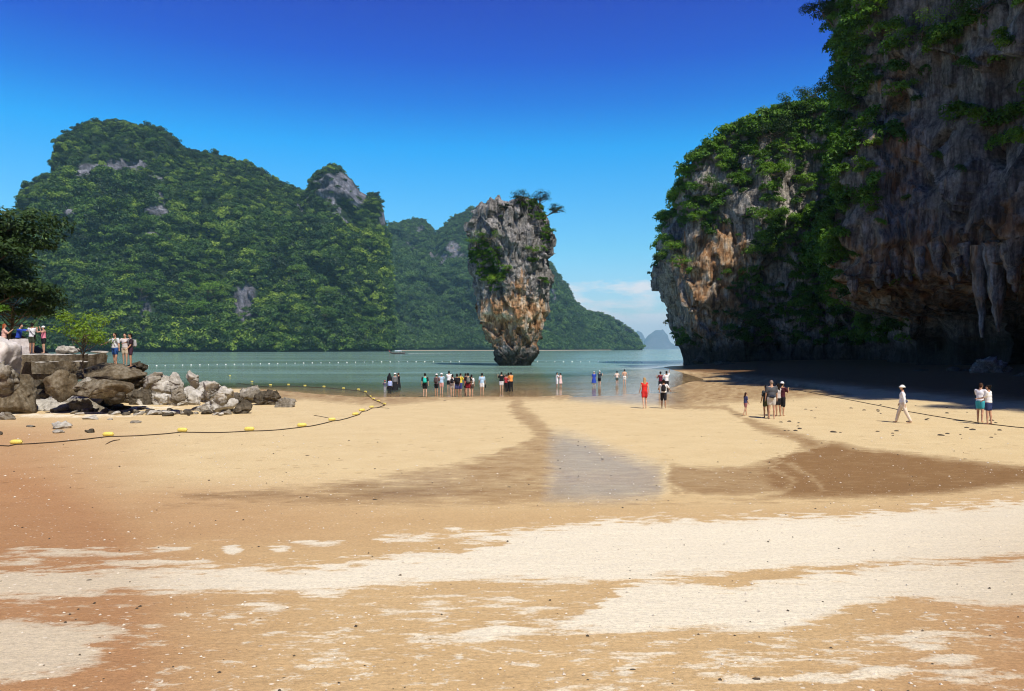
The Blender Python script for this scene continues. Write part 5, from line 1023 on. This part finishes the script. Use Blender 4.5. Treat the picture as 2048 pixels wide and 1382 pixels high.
# family at the water edge
person(770, 788, 1.05, 'child in a red cap at the water edge with the family', yaw=30, top=(.10, .10, .16), hat=('cap', RD), bottom=('pants', GY), arms=A_PH)
person(780, 789, 1.22, 'child in a light blue tunic and black trousers, back turned', yaw=10, top=(.38, .46, .78), sleeve='long', bottom=('pants', BK), hair=('short', HB), fem=True)
person(779, 785, 1.60, 'woman in black clothes and black headscarf behind the children', yaw=-10, top=BK, sleeve='long', bottom=('robe', BK), hair=('scarf', BK), fem=True)
person(790, 786, 1.62, 'person in a white sun hat, grey top and long black skirt', yaw=15, top=(.16, .16, .17), sleeve='long', bottom=('robe', BK), hat=('sun', WH), fem=True)
person(797, 783, 1.62, 'person in a long black dress at the water edge of the family group', yaw=60, top=BK, sleeve='long', bottom=('robe', BK), hair=('short', HBR), arms=A_UP, fem=True)
person(850, 794, 1.66, 'person with a teal backpack standing alone at the water edge', yaw=0, top=(.03, .035, .03), bottom=('shorts', BK), bag=('backpack', TL), hair=('short', HB), skin=3)
person(873, 792, 1.60, 'person in a white cap with a small dark backpack and black shorts', yaw=-20, top=(.14, .10, .12), bottom=('shorts', BK), hat=('cap', WH), bag=('backpack', (.07, .05, .05)), arms=A_PH, fem=True, skin=0)
person(883, 789, 1.62, 'person in a light blue shirt, white hat and pinkish shorts', yaw=-10, top=LB, bottom=('shorts', (.65, .35, .30)), hat=('sun', WH), arms=A_PH)
person(898, 784, 1.74, 'tall person in a plain white tee and black shorts in the crowd', yaw=0, top=WH, bottom=('shorts', BK), arms=A_PH)
person(905, 792, 1.56, 'woman in a white top with a black bag on her back', yaw=-10, top=WH, bottom=('shorts', (.45, .42, .38)), bag=('backpack', BK), hair=('short', HB), fem=True)
person(914, 794, 1.62, 'person in black with a large black backpack nearest the crowd centre', yaw=25, top=BK, bottom=('shorts', (.05, .06, .16)), bag=('backpack', BK), skin=2, hair=('short', HB))
person(921, 789, 1.60, 'person in a yellow shirt in the middle of the crowd', yaw=-40, top=YL, bottom=('longshorts', (.05, .06, .2)), arms=A_PH)
person(931, 791, 1.62, 'person in a maroon tee in the crowd', yaw=-60, top=(.35, .05, .06), bottom=('shorts', BK), arms=A_PH, skin=2)
person(936, 793, 1.66, 'person with a grey backpack and dark red shorts', yaw=10, top=BK, bottom=('shorts', MR), bag=('backpack', (.16, .17, .16)))
person(943, 792, 1.54, 'person in a white tee with a black backpack at the edge of the crowd', yaw=-8, top=WH, bottom=('shorts', (.09, .06, .05)), bag=('backpack', BK), fem=True)
person(964, 790, 1.62, 'person in a light blue shirt and white shorts with a black bag at the hip', yaw=0, top=LB, bottom=('shorts', WH), bag=('tote', BK), legs=((4, 4), (-5, 4)))
person(1003, 785, 1.62, 'man in a black tee and white shorts by the water', yaw=0, top=BK, bottom=('shorts', WH), arms=((45, 25, 95), (45, 25, 95)), bulk=1.1)
person(1012, 785, 1.42, 'person holding a red bag between the two pairs', yaw=-20, top=(.45, .05, .06), bottom=('pants', BK), arms=A_PH, fem=True)
person(1017, 784, 1.55, 'woman in a pale pink top and black trousers', yaw=-30, top=(.62, .34, .34), bottom=('pants', BK), arms=A_PH, fem=True, hair=('long', HB))
person(1022, 785, 1.60, 'person in an orange top and black trousers', yaw=40, top=OR, bottom=('pants', BK), arms=A_PH)
# couples in the shallows
person(1114, 777, 1.42, 'man dressed in white hugging a woman in the shallows', yaw=-70, top=WH, bottom=('longshorts', WH), arms=((45, 10, 60), (45, 10, 60)))
person(1121, 777, 1.36, 'woman in a pale pink dress hugged in the shallows', yaw=60, top=(.68, .50, .50), bottom=('skirt', (.68, .50, .50)), hair=('short', HB), fem=True, arms=((45, 10, 60), (45, 10, 60)))
person(1188, 775, 1.45, 'person in a bright blue dress and grey hat wading', yaw=0, top=BL, bottom=('dress', BL), hat=('sun', (.4, .4, .4)), hair=('none', HB), fem=True, skin=3)
person(1199, 774, 1.48, 'person in a white cap and dark vest beside the blue dress', yaw=-40, top=(.05, .07, .09), bottom=('shorts', BK), hat=('cap', WH), arms=A_PH, skin=3)
person(1234, 771, 1.36, 'person in a pale shirt and dark shorts wading', yaw=10, top=(.72, .60, .55), bottom=('shorts', (.08, .10, .09)), hair=('bun', HB), arms=((10, 30, 20), (10, 30, 20)), fem=True)
person(1249, 771, 1.52, 'bare backed man in white trunks wading', yaw=0, top=None, bottom=('shorts', (.7, .7, .68)), skin=3, arms=((5, 14, 10), (5, 14, 10)), bulk=1.08)
person(1289, 817, 1.70, 'blonde woman in a red top and red shorts walking to the water', yaw=5, top=RD, sleeve='none', bottom=('shorts', (.5, .03, .03)), hair=('long', HBL), skin=3, legs=((-10, 2), (10, 14)), fem=True, arms=((10, 12, 20), (-8, 10, 8)))
person(1327, 817, 1.60, 'person in a white tee and black shorts with a black backpack walking to the water', yaw=-12, top=WH, bottom=('longshorts', BK), bag=('backpack', BK), legs=((12, 8), (-14, 4)), arms=((30, 20, 40), (20, 30, 40)), skin=2)
person(1321, 786, 1.62, 'person in a maroon tank top facing the sea behind the walker', yaw=20, top=(.13, .02, .04), sleeve='none', bottom=('shorts', BK), arms=A_PH, skin=0)
person(1333, 786, 1.66, 'person in a white shirt and black trousers with one arm raised', yaw=15, top=WH, bottom=('pants', BK), arms=((20, 25, 40), (140, 25, 20)), skin=2)
# group on the sand before the cliff
person(1491, 831, 1.12, 'small girl with long dark hair stepping over the wet sand', yaw=-75, top=(.06, .07, .16), bottom=('shorts', (.3, .12, .12)), hair=('long', (.03, .012, .01)), legs=((12, 8), (-12, 10)), fem=True, arms=((8, 4, 20), (8, 4, 20)))
person(1532, 836, 1.52, 'person in black with a dark backpack next to the bald man', yaw=20, top=(.04, .05, .06), bottom=('shorts', OL), bag=('backpack', (.03, .035, .03)), skin=0, hair=('short', HB))
person(1543, 838, 1.78, 'bald man in a dark grey tee and pale shorts with a waist bag', yaw=-8, top=DG, bottom=('shorts', (.55, .52, .48)), bag=('belt', (.025, .03, .05)), hair=('stubble', (.26, .20, .17)), bulk=1.14, skin=1, vox=.018)
person(1556, 833, 1.58, 'person in a white and black top behind the bald man', yaw=30, top=(.45, .42, .42), bottom=('shorts', BK), arms=A_PH, fem=True, hair=('long', HB), skin=0)
person(1564, 832, 1.64, 'person with a white cap in a dark red top and long black shorts', yaw=-50, top=(.07, .02, .03), bottom=('longshorts', BK), hat=('cap', WH), arms=A_PH, skin=0)
person(1805, 846, 1.66, 'walker in a white hat, white shirt and cream trousers with a dark hip bag', yaw=60, top=WH, sleeve='long', bottom=('pants', (.72, .62, .52)), hat=('sun', (.75, .74, .70)), bag=('belt', (.10, .11, .18)), legs=((-20, 6), (22, 8)), arms=((-14, 8, 6), (14, 8, 6)), vox=.018)
person(1960, 845, 1.70, 'man in a white tee and turquoise shorts looking down', yaw=-55, top=(.74, .74, .78), bottom=('shorts', (.05, .33, .42)), hair=('short', HBR), arms=((30, 4, 55), (30, 4, 55)), lean=6, vox=.018)
person(1977, 849, 1.66, 'person in a white tee and navy shorts facing the man in turquoise shorts', yaw=35, top=(.74, .74, .76), bottom=('shorts', NV), hair=('bun', HB), arms=((30, 4, 50), (20, 4, 40)), skin=1, fem=True, vox=.018)
run_jobs()
for o in [o for o in col.objects if o.name.split('.')[0] in ('strap', 'eye') and o.parent]:        # straps belong to their bag, eyes to the body
    want = ('backpack', 'bag') if o.name.startswith('strap') else ('body',)
    for c in o.parent.children:
        if c.name.split('.')[0] in want: o.parent = c; break
# ------------------------------------------------------------------ sea air
m, nt, out = newmat('sea_haze'); pv = nt.nodes.new('ShaderNodeVolumePrincipled'); pv.inputs['Color'].default_value = (.45, .86, 1.0, 1); pv.inputs['Density'].default_value = HAZE
pv.inputs['Anisotropy'].default_value = .0; L(nt, pv.outputs[0], out.inputs['Volume'])
bx0, bx1, by0, by1, bz0, bz1 = -16000., 16000., -200., 15500., -9., 480.
V = [(x, y, z) for z in (bz0, bz1) for y in (by0, by1) for x in (bx0, bx1)]
F = [(0, 2, 3, 1), (4, 5, 7, 6), (0, 1, 5, 4), (2, 6, 7, 3), (0, 4, 6, 2), (1, 3, 7, 5)]
obj('haze', mesh_np('haze', V, F, mat=m, smooth_=False), kind='stuff', label='thin sea haze over the bay')
